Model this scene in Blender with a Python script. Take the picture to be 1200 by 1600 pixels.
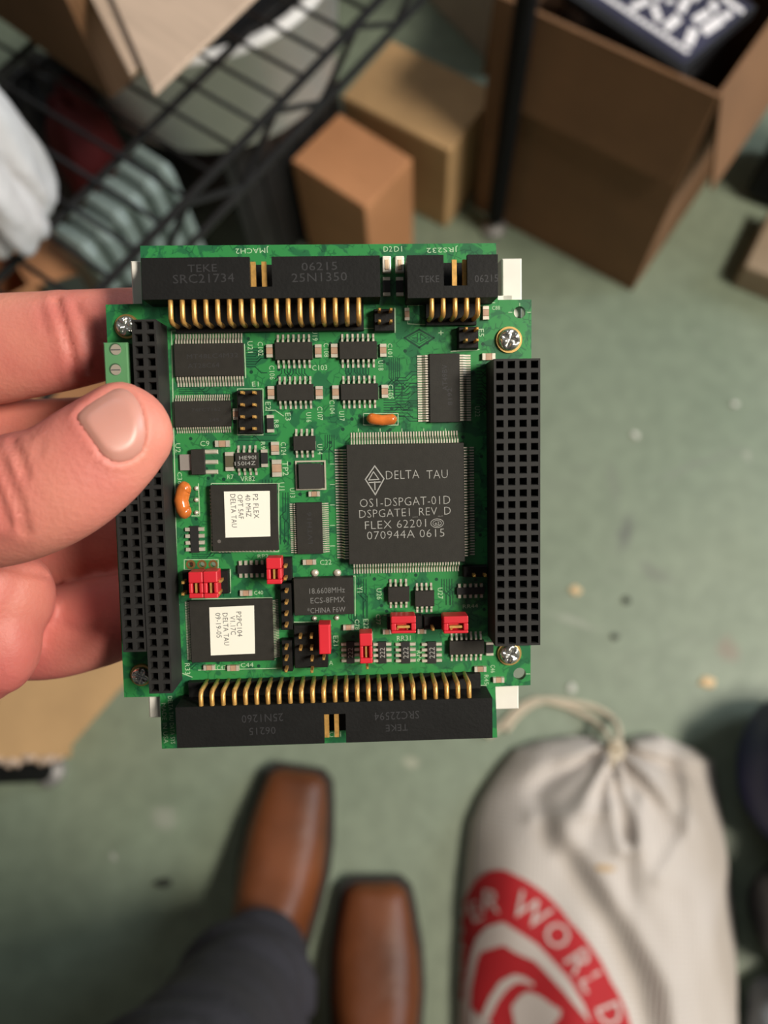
import bpy, bmesh, math, random
import numpy as np
from mathutils import Matrix, Vector
from mathutils.bvhtree import BVHTree

random.seed(7)
for o in list(bpy.data.objects):
    bpy.data.objects.remove(o)
SC = bpy.context.scene
COL = SC.collection

# ------------------------------------------------------------------ camera
F = 1202.0            # focal length in pixels of the 1200x1600 frame
H = 1.05              # camera height above the floor
ZC = np.array([-50, 400, 1202.0]); ZC /= np.linalg.norm(ZC)      # world up in camera axes
YC = np.array([0, 1, 0.0]) - ZC[1] * ZC; YC /= np.linalg.norm(YC)
XC = np.cross(YC, ZC)
R = np.array([XC, YC, ZC])                                       # camera -> world
C0 = np.array([0, 0, H])
cam = bpy.data.cameras.new('camera')
cam.sensor_fit = 'VERTICAL'; cam.sensor_height = 36.0
cam.lens = F / 1600 * 36
cam.clip_start = 0.01; cam.clip_end = 50
cam.dof.use_dof = True
cam.dof.focus_distance = 0.172
cam.dof.aperture_fstop = 9.0
co = bpy.data.objects.new('camera', cam); COL.objects.link(co)
M4 = Matrix([list(R[i]) + [C0[i]] for i in range(3)] + [[0, 0, 0, 1]])
co.matrix_world = M4
SC.camera = co

# ------------------------------------------------------------------ world, lamps, exposure
W = bpy.data.worlds.new('room_ambience'); SC.world = W; W.use_nodes = True
W.node_tree.nodes['Background'].inputs[0].default_value = (1.0, 0.97, 0.92, 1)
W.node_tree.nodes['Background'].inputs[1].default_value = 0.07

def area(name, loc, target, energy, sx, sy, color):
    l = bpy.data.lights.new(name, 'AREA'); l.shape = 'RECTANGLE'; l.size = sx; l.size_y = sy
    l.energy = energy; l.color = color
    o = bpy.data.objects.new(name, l); COL.objects.link(o)
    o.location = loc
    o.rotation_euler = (Vector(target) - Vector(loc)).to_track_quat('-Z', 'Y').to_euler()
    return o
area('ceiling_lamp', (1.6, -0.25, 2.65), (0.2, 0.3, 0), 98, 1.0, 0.4, (1.0, 0.92, 0.80))
area('ceiling_lamp', (-0.7, 2.1, 2.8), (-0.2, 0.7, 0.3), 8, 1.2, 0.3, (0.86, 0.93, 1.0))
area('window_daylight', (2.45, 1.05, 1.45), (-0.2, 0.8, 0.45), 44, 0.9, 1.1, (0.80, 0.89, 1.0))
vs = SC.view_settings
SC.display_settings.display_device = 'sRGB'
vs.view_transform = 'Standard'; vs.look = 'None'; vs.exposure = -0.14; vs.gamma = 1.0
vs.use_curve_mapping = False

# ------------------------------------------------------------------ pixel helpers
def ray(px, py):
    return R @ np.array([px - 600, -(py - 800), -F])
def wp(px, py, z=0.0):                      # world point at height z seen at a pixel
    d = ray(px, py); t = (z - H) / d[2]
    return C0 + t * d
def cp(px, py, depth):                      # world point at a camera depth (metres)
    return C0 + ray(px, py) * (depth / F)
def pjn(P):                                 # world points -> pixel + depth
    c = (np.asarray(P) - C0) @ R
    return np.c_[600 + F * c[:, 0] / -c[:, 2], 800 - F * c[:, 1] / -c[:, 2], -c[:, 2]]

# board pose: four corners of the standard 95.9 x 90.2 mm card solved for the camera above (mm, x right y up -z ahead)
BT = np.array([-13.6, 2.5, -177.8])
b1 = np.array([1.0, 0.022, -0.035]); b1 /= np.linalg.norm(b1)
b2 = np.array([-0.015, 0.995, 0.092]); b2 -= b1 * (b1 @ b2); b2 /= np.linalg.norm(b2)
b3 = np.cross(b1, b2)
def B(px, py, h=0.0):                       # pixel -> board mm on the plane h above the card
    d = np.array([(px - 600) / F, -(py - 800) / F, -1.0])
    p0 = BT + b3 * h
    t = (p0 @ b3) / (d @ b3)
    q = d * t - p0
    return float(q @ b1), float(q @ b2)
def Q(x0, y0, x1, y1, h=0.0):               # pixel rectangle -> board rectangle (mm)
    ps = [B(x0, y0, h), B(x1, y0, h), B(x1, y1, h), B(x0, y1, h)]
    return ((ps[0][0] + ps[3][0]) / 2, (ps[2][1] + ps[3][1]) / 2, (ps[1][0] + ps[2][0]) / 2, (ps[0][1] + ps[1][1]) / 2)

# ------------------------------------------------------------------ materials
MATS = {}
def mat(name, col, rough=0.6, metal=0.0, var=0.0, scale=20.0, bump=0.0, bscale=60.0, spec=0.5, sss=0.0, alpha=1.0, trans=0.0, coat=0.0, stretch=None):
    if name in MATS: return MATS[name]
    m = bpy.data.materials.new(name); m.use_nodes = True
    nt = m.node_tree; p = nt.nodes['Principled BSDF']
    p.inputs['Base Color'].default_value = (*col, 1)
    p.inputs['Roughness'].default_value = rough
    p.inputs['Metallic'].default_value = metal
    p.inputs['Specular IOR Level'].default_value = spec
    p.inputs['Alpha'].default_value = alpha
    p.inputs['Transmission Weight'].default_value = trans
    p.inputs['Coat Weight'].default_value = coat
    if sss:
        p.inputs['Subsurface Weight'].default_value = sss
        p.inputs['Subsurface Radius'].default_value = (1.0, 0.35, 0.2)
        p.inputs['Subsurface Scale'].default_value = 0.004
    tc = nt.nodes.new('ShaderNodeTexCoord')
    src = tc.outputs['Object']
    if stretch:
        mp = nt.nodes.new('ShaderNodeMapping'); mp.inputs['Scale'].default_value = stretch
        nt.links.new(src, mp.inputs[0]); src = mp.outputs[0]
    if var:
        n = nt.nodes.new('ShaderNodeTexNoise'); n.inputs['Scale'].default_value = scale; n.inputs['Detail'].default_value = 5
        nt.links.new(src, n.inputs['Vector'])
        r = nt.nodes.new('ShaderNodeValToRGB')
        r.color_ramp.elements[0].position = 0.3; r.color_ramp.elements[1].position = 0.7
        r.color_ramp.elements[0].color = (*[max(0, c * (1 - var)) for c in col], 1)
        r.color_ramp.elements[1].color = (*[min(1, c * (1 + var)) for c in col], 1)
        nt.links.new(n.outputs['Fac'], r.inputs[0]); nt.links.new(r.outputs[0], p.inputs['Base Color'])
    if bump:
        n2 = nt.nodes.new('ShaderNodeTexNoise'); n2.inputs['Scale'].default_value = bscale; n2.inputs['Detail'].default_value = 4
        nt.links.new(src, n2.inputs['Vector'])
        b = nt.nodes.new('ShaderNodeBump'); b.inputs['Strength'].default_value = bump; b.inputs['Distance'].default_value = 0.01
        nt.links.new(n2.outputs['Fac'], b.inputs['Height']); nt.links.new(b.outputs[0], p.inputs['Normal'])
    MATS[name] = m
    return m

# ------------------------------------------------------------------ mesh builder
class MB:
    def __init__(s, unit=1.0): s.v = []; s.f = []; s.u = unit
    def add(s, vs_, fs):
        n = len(s.v); s.v += [tuple(x) for x in vs_]; s.f += [tuple(i + n for i in f) for f in fs]
    def box(s, x0, y0, z0, x1, y1, z1, inset=0.0, bev=0.0):
        i = inset
        if bev:                                           # chamfer on the top edge
            zb = z1 - bev
            V = [(x0, y0, z0), (x1, y0, z0), (x1, y1, z0), (x0, y1, z0),
                 (x0 + i, y0 + i, zb), (x1 - i, y0 + i, zb), (x1 - i, y1 - i, zb), (x0 + i, y1 - i, zb)]
            j = i + bev
            V += [(x0 + j, y0 + j, z1), (x1 - j, y0 + j, z1), (x1 - j, y1 - j, z1), (x0 + j, y1 - j, z1)]
            s.add(V, [(3, 2, 1, 0), (0, 1, 5, 4), (1, 2, 6, 5), (2, 3, 7, 6), (3, 0, 4, 7),
                      (4, 5, 9, 8), (5, 6, 10, 9), (6, 7, 11, 10), (7, 4, 8, 11), (8, 9, 10, 11)])
            return
        V = [(x0, y0, z0), (x1, y0, z0), (x1, y1, z0), (x0, y1, z0),
             (x0 + i, y0 + i, z1), (x1 - i, y0 + i, z1), (x1 - i, y1 - i, z1), (x0 + i, y1 - i, z1)]
        s.add(V, [(3, 2, 1, 0), (4, 5, 6, 7), (0, 1, 5, 4), (1, 2, 6, 5), (2, 3, 7, 6), (3, 0, 4, 7)])
    def hexa(s, bot, top):                                # 4 + 4 points, both anticlockwise from above
        s.add(list(bot) + list(top), [(3, 2, 1, 0), (4, 5, 6, 7), (0, 1, 5, 4), (1, 2, 6, 5), (2, 3, 7, 6), (3, 0, 4, 7)])
    def cyl(s, c, r, z0, z1, n=20, r2=None, ax=None):
        r2 = r if r2 is None else r2
        V = []
        for z, rr in ((z0, r), (z1, r2)):
            for k in range(n):
                a = 2 * math.pi * k / n; V.append((c[0] + rr * math.cos(a), c[1] + rr * math.sin(a), z))
        Fc = [tuple(range(n))[::-1], tuple(range(n, 2 * n))] + [(k, (k + 1) % n, n + (k + 1) % n, n + k) for k in range(n)]
        s.add(V, Fc)
    def lathe(s, c, prof, n=24):                          # prof: (r, z) list, closed at r=0 ends by caps
        V = []; Fc = []
        for r, z in prof:
            for k in range(n):
                a = 2 * math.pi * k / n; V.append((c[0] + r * math.cos(a), c[1] + r * math.sin(a), z))
        m = len(prof)
        for i in range(m - 1):
            for k in range(n):
                Fc.append((i * n + k, i * n + (k + 1) % n, (i + 1) * n + (k + 1) % n, (i + 1) * n + k))
        Fc.append(tuple(range(n))[::-1]); Fc.append(tuple(range((m - 1) * n, m * n)))
        s.add(V, Fc)
    def tube(s, pts, r, n=8, flat=1.0, closed=False):     # round tube; r a number or a list
        P = [Vector(p) for p in pts]; m = len(P); V = []; Fc = []
        up = None
        for i in range(m):
            t = (P[min(i + 1, m - 1)] - P[max(i - 1, 0)])
            if t.length < 1e-9: t = Vector((0, 0, 1))
            t.normalize()
            if up is None:
                up = Vector((0, 0, 1)) if abs(t.z) < 0.9 else Vector((1, 0, 0))
            a = t.cross(up)
            if a.length < 1e-6: a = t.cross(Vector((0, 1, 0)))
            a.normalize(); b = a.cross(t).normalized(); up = b
            rr = r[i] if isinstance(r, (list, tuple)) else r
            for k in range(n):
                q = 2 * math.pi * k / n
                V.append(P[i] + a * (rr * math.cos(q)) + b * (rr * flat * math.sin(q)))
        for i in range(m - 1):
            for k in range(n):
                Fc.append((i * n + k, i * n + (k + 1) % n, (i + 1) * n + (k + 1) % n, (i + 1) * n + k))
        Fc.append(tuple(range(n))[::-1]); Fc.append(tuple(range((m - 1) * n, m * n)))
        s.add(V, Fc)
    def grid(s, fn, nu, nv, wrap=False):
        n = len(s.v)
        for j in range(nv):
            for i in range(nu): s.v.append(tuple(fn(i / (nu - (0 if wrap else 1)), j / (nv - 1))))
        for j in range(nv - 1):
            for i in range(nu if wrap else nu - 1):
                i2 = (i + 1) % nu
                s.f.append((n + j * nu + i, n + j * nu + i2, n + (j + 1) * nu + i2, n + (j + 1) * nu + i))
    def mesh(s, name):
        me = bpy.data.meshes.new(name)
        me.from_pydata([(x * s.u, y * s.u, z * s.u) for x, y, z in s.v], [], s.f); me.update()
        bm = bmesh.new(); bm.from_mesh(me); bmesh.ops.recalc_face_normals(bm, faces=bm.faces); bm.to_mesh(me); bm.free()
        return me
    def build(s, name, m, parent=None, smooth=False, bevel=0.0, subsurf=0):
        return put(name, s.mesh(name), m, parent, smooth, bevel, subsurf)

def put(name, me, m, parent=None, smooth=False, bevel=0.0, subsurf=0):
    o = bpy.data.objects.new(name, me); COL.objects.link(o)
    if m and not me.materials: me.materials.append(m)
    if smooth:
        for p in me.polygons: p.use_smooth = True
    if parent: o.parent = parent
    if bevel:
        b = o.modifiers.new('bevel', 'BEVEL'); b.width = bevel; b.segments = 2; b.limit_method = 'ANGLE'
    if subsurf:
        sm = o.modifiers.new('subsurf', 'SUBSURF'); sm.levels = subsurf; sm.render_levels = subsurf
    return o
def tag(o, label, cat, group=None):
    o['label'] = label; o['category'] = cat
    if group: o['group'] = group
    return o
def empty(name, loc=(0, 0, 0), rz=0.0):
    o = bpy.data.objects.new(name, None); COL.objects.link(o); o.location = loc; o.rotation_euler.z = rz
    o.empty_display_size = 0.02
    return o

FCACHE = {}
def text_geo(s, spacing=1.0, thin=0.0):
    k = (s, spacing, thin)
    if k in FCACHE: return FCACHE[k]
    cu = bpy.data.curves.new('t', 'FONT'); cu.body = s; cu.size = 1.0; cu.align_x = 'CENTER'; cu.align_y = 'CENTER'
    cu.resolution_u = 2; cu.space_character = spacing; cu.offset = thin
    o = bpy.data.objects.new('t', cu); COL.objects.link(o)
    dg = bpy.context.evaluated_depsgraph_get()
    me = o.evaluated_get(dg).to_mesh()
    V = np.array([v.co[:] for v in me.vertices]).reshape(-1, 3); Fc = [tuple(p.vertices) for p in me.polygons]
    o.evaluated_get(dg).to_mesh_clear()
    bpy.data.objects.remove(o); bpy.data.curves.remove(cu)
    FCACHE[k] = (V, Fc)
    return FCACHE[k]
def add_text(mb, s, cx, cy, z, width=None, height=None, rot=0.0, spacing=1.05, thin=0.0, mx=1):
    V, Fc = text_geo(s, spacing, thin)
    if not len(V): return
    lo, hi = V.min(0), V.max(0); c = (lo + hi) / 2; sz = hi - lo
    sx = width / sz[0] if width else height / sz[1]
    sy = height / sz[1] if height else sx
    a = math.radians(rot); ca, sa = math.cos(a), math.sin(a)
    out = []
    for v in V:
        x, y = (v[0] - c[0]) * sx * mx, (v[1] - c[1]) * sy
        out.append((cx + ca * x - sa * y, cy + sa * x + ca * y, z))
    mb.add(out, Fc)

# ================================================================== THE SETTING
def floor_material():
    m = bpy.data.materials.new('green_painted_concrete'); m.use_nodes = True; nt = m.node_tree
    N = nt.nodes.new; L = nt.links.new
    p = nt.nodes['Principled BSDF']; p.inputs['Roughness'].default_value = 0.5
    tc = N('ShaderNodeTexCoord')
    def noise(scale, det=5, dist=0.0):
        n = N('ShaderNodeTexNoise'); n.inputs['Scale'].default_value = scale; n.inputs['Detail'].default_value = det
        n.inputs['Distortion'].default_value = dist; L(tc.outputs['Object'], n.inputs['Vector']); return n
    def ramp(src, a, b, ca, cb):
        r = N('ShaderNodeValToRGB'); r.color_ramp.elements[0].position = a; r.color_ramp.elements[1].position = b
        r.color_ramp.elements[0].color = (*ca, 1); r.color_ramp.elements[1].color = (*cb, 1); L(src, r.inputs[0]); return r
    def mix(fac, a, b, mode='MIX'):
        x = N('ShaderNodeMix'); x.data_type = 'RGBA'; x.blend_type = mode
        if hasattr(fac, 'links'): L(fac, x.inputs[0])
        else: x.inputs[0].default_value = fac
        for s_, i in ((a, 6), (b, 7)):
            if hasattr(s_, 'links'): L(s_, x.inputs[i])
            else: x.inputs[i].default_value = (*s_, 1)
        return x.outputs[2]
    base = ramp(noise(2.6, 6, 0.4).outputs['Fac'], 0.3, 0.72, (0.192, 0.240, 0.170), (0.244, 0.286, 0.206)).outputs[0]
    fine = ramp(noise(38, 6).outputs['Fac'], 0.35, 0.75, (0.86, 0.86, 0.86), (1.05, 1.05, 1.05)).outputs[0]
    c = mix(1.0, base, fine, 'MULTIPLY')
    # scuffed grey marks, pale paint specks, dark grit
    scuff = ramp(noise(7.5, 3, 1.6).outputs['Fac'], 0.66, 0.74, (0, 0, 0), (0.5, 0.5, 0.5)).outputs[0]
    c = mix(scuff, c, (0.150, 0.165, 0.130))
    pale = ramp(noise(15, 2, 0.3).outputs['Fac'], 0.72, 0.77, (0, 0, 0), (0.55, 0.55, 0.55)).outputs[0]
    c = mix(pale, c, (0.42, 0.43, 0.36))
    # single stains where the floor shows them: grey scuffs, a reddish drip, pale scratches
    for (px, py, sx, sy, rot, col, st) in ((987, 822, 0.012, 0.040, -0.35, (0.120, 0.130, 0.110), 0.75), (1035, 885, 0.030, 0.014, -0.5, (0.150, 0.160, 0.130), 0.6), (968, 745, 0.010, 0.045, 0.1, (0.17, 0.185, 0.15), 0.5),
                                           (1148, 1003, 0.020, 0.022, 0.0, (0.26, 0.15, 0.12), 0.45), (910, 958, 0.045, 0.006, -0.3, (0.36, 0.38, 0.31), 0.5), (1100, 715, 0.10, 0.006, 0.35, (0.18, 0.19, 0.16), 0.5), (270, 1265, 0.022, 0.020, 0.2, (0.36, 0.36, 0.31), 0.5), (190, 1325, 0.006, 0.006, 0, (0.5, 0.5, 0.45), 0.7), (655, 1178, 0.012, 0.009, 0, (0.42, 0.42, 0.32), 0.6)):
        q = wp(px, py); mp = N('ShaderNodeMapping'); mp.vector_type = 'TEXTURE'; mp.inputs['Location'].default_value = (q[0], q[1], 0); mp.inputs['Rotation'].default_value = (0, 0, rot); mp.inputs['Scale'].default_value = (sx, sy, 1)
        nz = noise(45, 3); ad = N('ShaderNodeVectorMath'); ad.operation = 'MULTIPLY_ADD'; L(nz.outputs['Color'], ad.inputs[0]); ad.inputs[1].default_value = (0.02, 0.02, 0); L(tc.outputs['Object'], ad.inputs[2])
        L(ad.outputs[0], mp.inputs[0]); ln = N('ShaderNodeVectorMath'); ln.operation = 'LENGTH'; L(mp.outputs[0], ln.inputs[0])
        c = mix(ramp(ln.outputs['Value'], 0.35, 1.1, (st,) * 3, (0, 0, 0)).outputs[0], c, col)
    L(c, p.inputs['Base Color'])
    b = N('ShaderNodeBump'); b.inputs['Strength'].default_value = 0.15; b.inputs['Distance'].default_value = 0.004
    L(noise(60, 4).outputs['Fac'], b.inputs['Height']); L(b.outputs[0], p.inputs['Normal'])
    rr = ramp(noise(5).outputs['Fac'], 0.3, 0.7, (0.42,) * 3, (0.62,) * 3).outputs[0]; L(rr, p.inputs['Roughness'])
    return m
mb = MB(); mb.box(-4, -3.5, -0.1, 4, 4.5, 0)
fl = mb.build('floor', floor_material()); fl['kind'] = 'structure'
WALL = mat('painted_wall', (0.26, 0.24, 0.21), 0.8, var=0.04, scale=3)
for nm, q in (('wall_back', (-2.6, 3.2, 2.6, 3.3)), ('wall_front', (-2.6, -2.6, 2.6, -2.5)), ('wall_left', (-2.7, -2.6, -2.6, 3.3)), ('wall_right', (2.6, -2.6, 2.7, 3.3))):
    b = MB(); b.box(q[0], q[1], 0, q[2], q[3], 2.9); b.build(nm, WALL)['kind'] = 'structure'

CARD = mat('cardboard', (0.52, 0.325, 0.155), 0.8, var=0.10, scale=14, bump=0.05, bscale=120)
CARDO = mat('orange_cardboard', (0.52, 0.245, 0.115), 0.75, var=0.08, scale=14, bump=0.05, bscale=120)
CARDP = mat('pale_cardboard', (0.52, 0.395, 0.305), 0.8, var=0.08, scale=20, bump=0.05, bscale=140, stretch=(1, 8, 1))
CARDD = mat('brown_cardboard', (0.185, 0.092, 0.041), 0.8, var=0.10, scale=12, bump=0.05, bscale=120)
TAPE = mat('packing_tape', (0.50, 0.36, 0.22), 0.35, var=0.05)
BLK = mat('black_metal', (0.010, 0.010, 0.011), 0.35, spec=0.35, var=0.2, scale=40)
BLKP = mat('black_plastic', (0.007, 0.007, 0.008), 0.55, spec=0.2, var=0.15, scale=30)

def frame(p0, p1):                       # rotation angle + length of a floor edge
    d = np.array(p1[:2]) - np.array(p0[:2]); return math.atan2(d[1], d[0]), float(np.hypot(*d))

def closed_box(name, label, c0, c1, depth, h, m, seam=True):
    """carton: c0->c1 the edge nearest the camera, depth behind it"""
    a, w = frame(c0, c1)
    e = empty(name, (c0[0], c0[1], 0), a)
    tag(e, label, 'box', 'cardboard boxes')
    b = MB(); b.box(0, 0, 0, w, depth, h - 0.003); b.build('carton_body', m, e, bevel=0.003)
    for s in (0, 1):                     # the two top flaps meet in a seam
        f = MB(); f.box(0.001, s * depth / 2 + 0.0008, h - 0.003, w - 0.001, (s + 1) * depth / 2 - 0.0008, h, 0.0); f.build('top_flap', m, e, bevel=0.0012)
    t = MB(); t.box(w * 0.0 + 0.002, depth / 2 - 0.018, h, w - 0.002, depth / 2 + 0.018, h + 0.0004); t.build('packing_tape', m, e)
    return e
# tan carton and smaller orange carton beside the black post
closed_box('cardboard_box', 'tan closed cardboard carton on the floor beside the black post', (-0.111, 0.945), (0.048, 0.838), 0.130, 0.165, CARD)
closed_box('cardboard_box', 'small orange-brown cardboard carton in front of the tan carton', (-0.175, 0.805), (-0.069, 0.721), 0.105, 0.19, CARDO)

# ------------------------------------------------------------------ big open carton with flaps
bc0 = wp(740, 324); a, w = frame(bc0, (0.338, 0.714)); D = 0.29; hh = 0.37; th = 0.004
e = empty('open_carton', (bc0[0], bc0[1], 0), a)
tag(e, 'large brown open cardboard carton with folded-out flaps beside the black post', 'box', 'cardboard boxes')
for nm, q in (('front_panel', (0, 0, w, th)), ('rear_panel', (0, D - th, w, D)), ('side_panel', (0, th, th, D - th)), ('side_panel', (w - th, th, w, D - th)), ('bottom_panel', (th, th, w - th, D - th))):
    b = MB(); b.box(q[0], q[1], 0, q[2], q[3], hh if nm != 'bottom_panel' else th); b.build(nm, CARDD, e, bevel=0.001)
def flap(p, q, out, ln, drop, m, name='flap'):         # hinge p->q, swung outwards by drop degrees below level
    p, q, out = Vector(p), Vector(q), Vector(out)
    d = out * (ln * math.cos(math.radians(drop))) + Vector((0, 0, -ln * math.sin(math.radians(drop))))
    n = (q - p).cross(d).normalized() * th
    ins = (q - p) * 0.02
    b = MB(); b.hexa([p, q, q + d - ins, p + d + ins], [p + n, q + n, q + d - ins + n, p + d + ins + n]); return b.build(name, m, e, bevel=0.001)
flap((0, -0.002, hh), (w, -0.002, hh), (0, -1, 0), 0.135, 86, CARDD)
flap((-0.002, D, hh), (-0.002, 0, hh), (-1, 0, 0), 0.125, 86, CARDD)
flap((w + 0.002, 0, hh), (w + 0.002, D, hh), (1, 0, 0), 0.135, 74, CARDD)
flap((w, D + 0.002, hh), (0, D + 0.002, hh), (0, 1, 0), 0.125, 30, CARDD)
# black bag stuffed in the carton
def blob(name, c, r, m, seed, amp=0.12, parent=None, n=28, label=None, cat=None, squash=0.6):
    rnd = random.Random(seed); ph = [(rnd.uniform(0, 6.3), rnd.uniform(1.5, 5), rnd.uniform(0, 6.3), rnd.randint(2, 6)) for _ in range(6)]
    b = MB()
    def fn(u, v):
        th_, la = u * 2 * math.pi, (v - 0.5) * math.pi
        k = 1 + amp * sum(math.sin(p[3] * th_ + p[0]) * math.cos(p[1] * la + p[2]) for p in ph) / 2.5
        cl = max(0.0, math.cos(la)) ** squash; sl = math.copysign(abs(math.sin(la)) ** squash, la)
        return (c[0] + r[0] * k * cl * math.cos(th_), c[1] + r[1] * k * cl * math.sin(th_), max(c[2] - r[2], c[2] + r[2] * k * sl) if la < 0 else c[2] + r[2] * k * sl)
    b.grid(fn, n, n // 2 + 1, wrap=True)
    o = b.build(name, m, parent, smooth=True, subsurf=1)
    if label: tag(o, label, cat)
    return o
BAGB = mat('black_bag_cloth', (0.012, 0.012, 0.014), 0.45, bump=0.4, bscale=40)
bagc = Vector((bc0[0], bc0[1], 0)) + Matrix.Rotation(a, 3, 'Z') @ Vector((w * 0.5, D * 0.5, 0.0))
blob('black_bag', (bagc.x, bagc.y, 0.175), (0.115, 0.125, 0.165), BAGB, 3, 0.07, label='black crinkled bag filling the large open carton', cat='bag')
# disc case lying on the bag, printed cover
k0, k1, k2 = wp(1065, 112, 0.375), wp(893, -4, 0.375), wp(1205, 5, 0.375)
u1 = (k1 - k0); u1 /= np.linalg.norm(u1); ang = math.atan2(u1[1], u1[0])
e = empty('disc_case', (k0[0], k0[1], 0.362), ang)
tag(e, 'black disc case with white printed lettering lying in the open carton', 'disc case')
b = MB(); b.box(0, -0.135, 0, 0.19, 0, 0.014); b.build('case_shell', mat('case_plastic', (0.02, 0.021, 0.024), 0.25), e, bevel=0.002)
b = MB(); b.box(0.004, -0.131, 0.014, 0.186, -0.010, 0.0145)
b.build('cover_print', mat('cover_blue', (0.035, 0.036, 0.062), 0.22, var=0.7, scale=9), e)
b = MB()
for k in range(17):                     # small row of pale lettering along the long edge
    x = 0.012 + k * 0.0094; b.box(x, -0.0290, 0.0146, x + 0.0078, -0.0225, 0.0149)
civ = (Matrix.Translation((k0[0], k0[1], 0.362)) @ Matrix.Rotation(ang, 4, 'Z')).inverted()
def case_pt(zx, zy): return civ @ Vector(wp(980 + zx / 5.4545, zy / 5.4545, 0.3768))
for cx, cy, ln, wd, an in ((110, 35, 170, 60, -25), (250, 110, 150, 60, 70), (385, 195, 150, 85, -40), (485, 40, 140, 70, -62), (545, 315, 150, 85, -68), (635, 140, 150, 70, -30), (740, 55, 90, 60, 58), (725, 215, 190, 90, -35), (850, 130, 90, 60, -30), (900, 40, 220, 42, 35), (365, 5, 70, 40, 0), (230, -60, 150, 60, 50), (620, -60, 160, 60, -40)):
    ca, sa = math.cos(math.radians(an)), math.sin(math.radians(an)); qd = []
    for sx, sy in ((-1, -1), (1, -1), (1, 1), (-1, 1)): qd.append(case_pt(cx + ca * sx * ln / 2 - sa * sy * wd / 2, cy + sa * sx * ln / 2 + ca * sy * wd / 2))
    b.add([(q.x, q.y, 0.0148) for q in qd], [(0, 1, 2, 3)])
b.build('cover_lettering', mat('cover_white', (0.85, 0.83, 0.86), 0.35), e)

closed_box('cardboard_box', 'pale pinkish cardboard carton standing behind the large open carton', wp(655, -14)[:2], (0.150, 1.155), 0.10, 0.40, CARDP)

# ------------------------------------------------------------------ wire rack (front edge between two posts)
P2 = np.array([-0.478, -0.01]); P1 = np.array([0.126, 0.832])
ra, rl = frame(P2, P1)
rack = empty('wire_rack', (P2[0], P2[1], 0), ra)
tag(rack, 'black metal wire shelving rack with round posts and trussed shelf edges', 'shelving rack')
RD = 0.46
for (x, y) in ((0, 0), (rl, 0), (0, RD), (rl, RD)):
    b = MB(); b.cyl((x, y), 0.0135, 0.03, 0.66, 20); po = b.build('post', mat('matt_black_post', (0.004, 0.004, 0.0045), 0.7, spec=0.15), rack, smooth=False)
    f = MB(); f.lathe((x, y), [(0.019, 0.0), (0.021, 0.006), (0.019, 0.012), (0.008, 0.016), (0.008, 0.031)], 20); f.build('leveling_foot', mat('grey_foot', (0.35, 0.34, 0.33), 0.4, 0.6), po)
    g = MB(); g.cyl((x, y), 0.020, 0.535, 0.585, 20, 0.017); g.build('shelf_collar', BLKP, po)
ZS = 0.572
def rod(name, p, q, r, n=8):
    b = MB(); b.tube([p, q], r, n); return b.build(name, BLK, rack)
for y in (0.0, RD):
    rod('shelf_rail', (0.02, y, ZS), (rl - 0.02, y, ZS), 0.0036)
    rod('shelf_rail', (0.02, y, ZS - 0.040), (rl - 0.02, y, ZS - 0.040), 0.0034)
    zz = []
    nz = 18
    for k in range(nz + 1):
        x = 0.03 + (rl - 0.06) * k / nz; zz.append((x, y, ZS - (0.003 if k % 2 else 0.037)))
    b = MB(); b.tube(zz, 0.0030, 8); b.build('truss_wire', BLK, rack)
for x in (0.0, rl):
    rod('shelf_rail', (x, 0.02, ZS), (x, RD - 0.02, ZS), 0.0036); rod('shelf_rail', (x, 0.02, ZS - 0.040), (x, RD - 0.02, ZS - 0.040), 0.0034)
for y in (0.075, 0.22, 0.34):
    rod('cross_rail', (0.0, y, ZS - 0.005), (rl, y, ZS - 0.005), 0.0033)
wmesh = None
nw = 36
for k in range(1, nw):
    x = rl * k / nw
    if wmesh is None:
        b = MB(); b.tube([(0, 0, ZS + 0.004), (0, RD, ZS + 0.004)], 0.0021, 6); wmesh = b.mesh('shelf_wire'); wmesh.materials.append(BLK)
    o = put('shelf_wire', wmesh, None, rack); o.location.x = x

# ------------------------------------------------------------------ things on and under the rack
# carton on the shelf with a wide pale flap
q0, q1 = wp(-30, 5, 0.582), wp(172, 150, 0.582)
a, w = frame(q0, q1)
e = empty('shelf_carton', (q0[0], q0[1], ZS + 0.0065), a)
tag(e, 'brown carton on the wire shelf with a pale open flap', 'box', 'cardboard boxes')
D2 = 0.20; h2 = 0.085
for nm, q in (('front_panel', (0, 0, w, th)), ('rear_panel', (0, D2 - th, w, D2)), ('side_panel', (0, th, th, D2 - th)), ('side_panel', (w - th, th, w, D2 - th)), ('bottom_panel', (th, th, w - th, D2 - th))):
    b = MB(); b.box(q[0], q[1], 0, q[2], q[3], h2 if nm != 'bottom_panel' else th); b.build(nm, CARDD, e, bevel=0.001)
zf = ZS + 0.0065 + h2
inv = Matrix.Translation((q0[0], q0[1], ZS + 0.0065)) @ Matrix.Rotation(a, 4, 'Z'); inv = inv.inverted()
def flat_panel(pix, z, t, m, name):
    pts = [inv @ Vector(wp(px, py, z)) for px, py in pix]
    b = MB(); n = len(pts)
    V = [(p.x, p.y, p.z) for p in pts] + [(p.x, p.y, p.z + t) for p in pts]
    b.add(V, [tuple(range(n))[::-1], tuple(range(n, 2 * n))] + [(i, (i + 1) % n, n + (i + 1) % n, n + i) for i in range(n)])
    return b.build(name, m, e, bevel=0.001)
flat_panel([(128, -30), (205, 122), (300, 60), (320, -40)], zf - 0.006, 0.004, CARDP, 'inner_flap')
flat_panel([(150, -60), (243, 152), (412, -10), (400, -60)], zf, 0.004, CARDP, 'top_flap')
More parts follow.
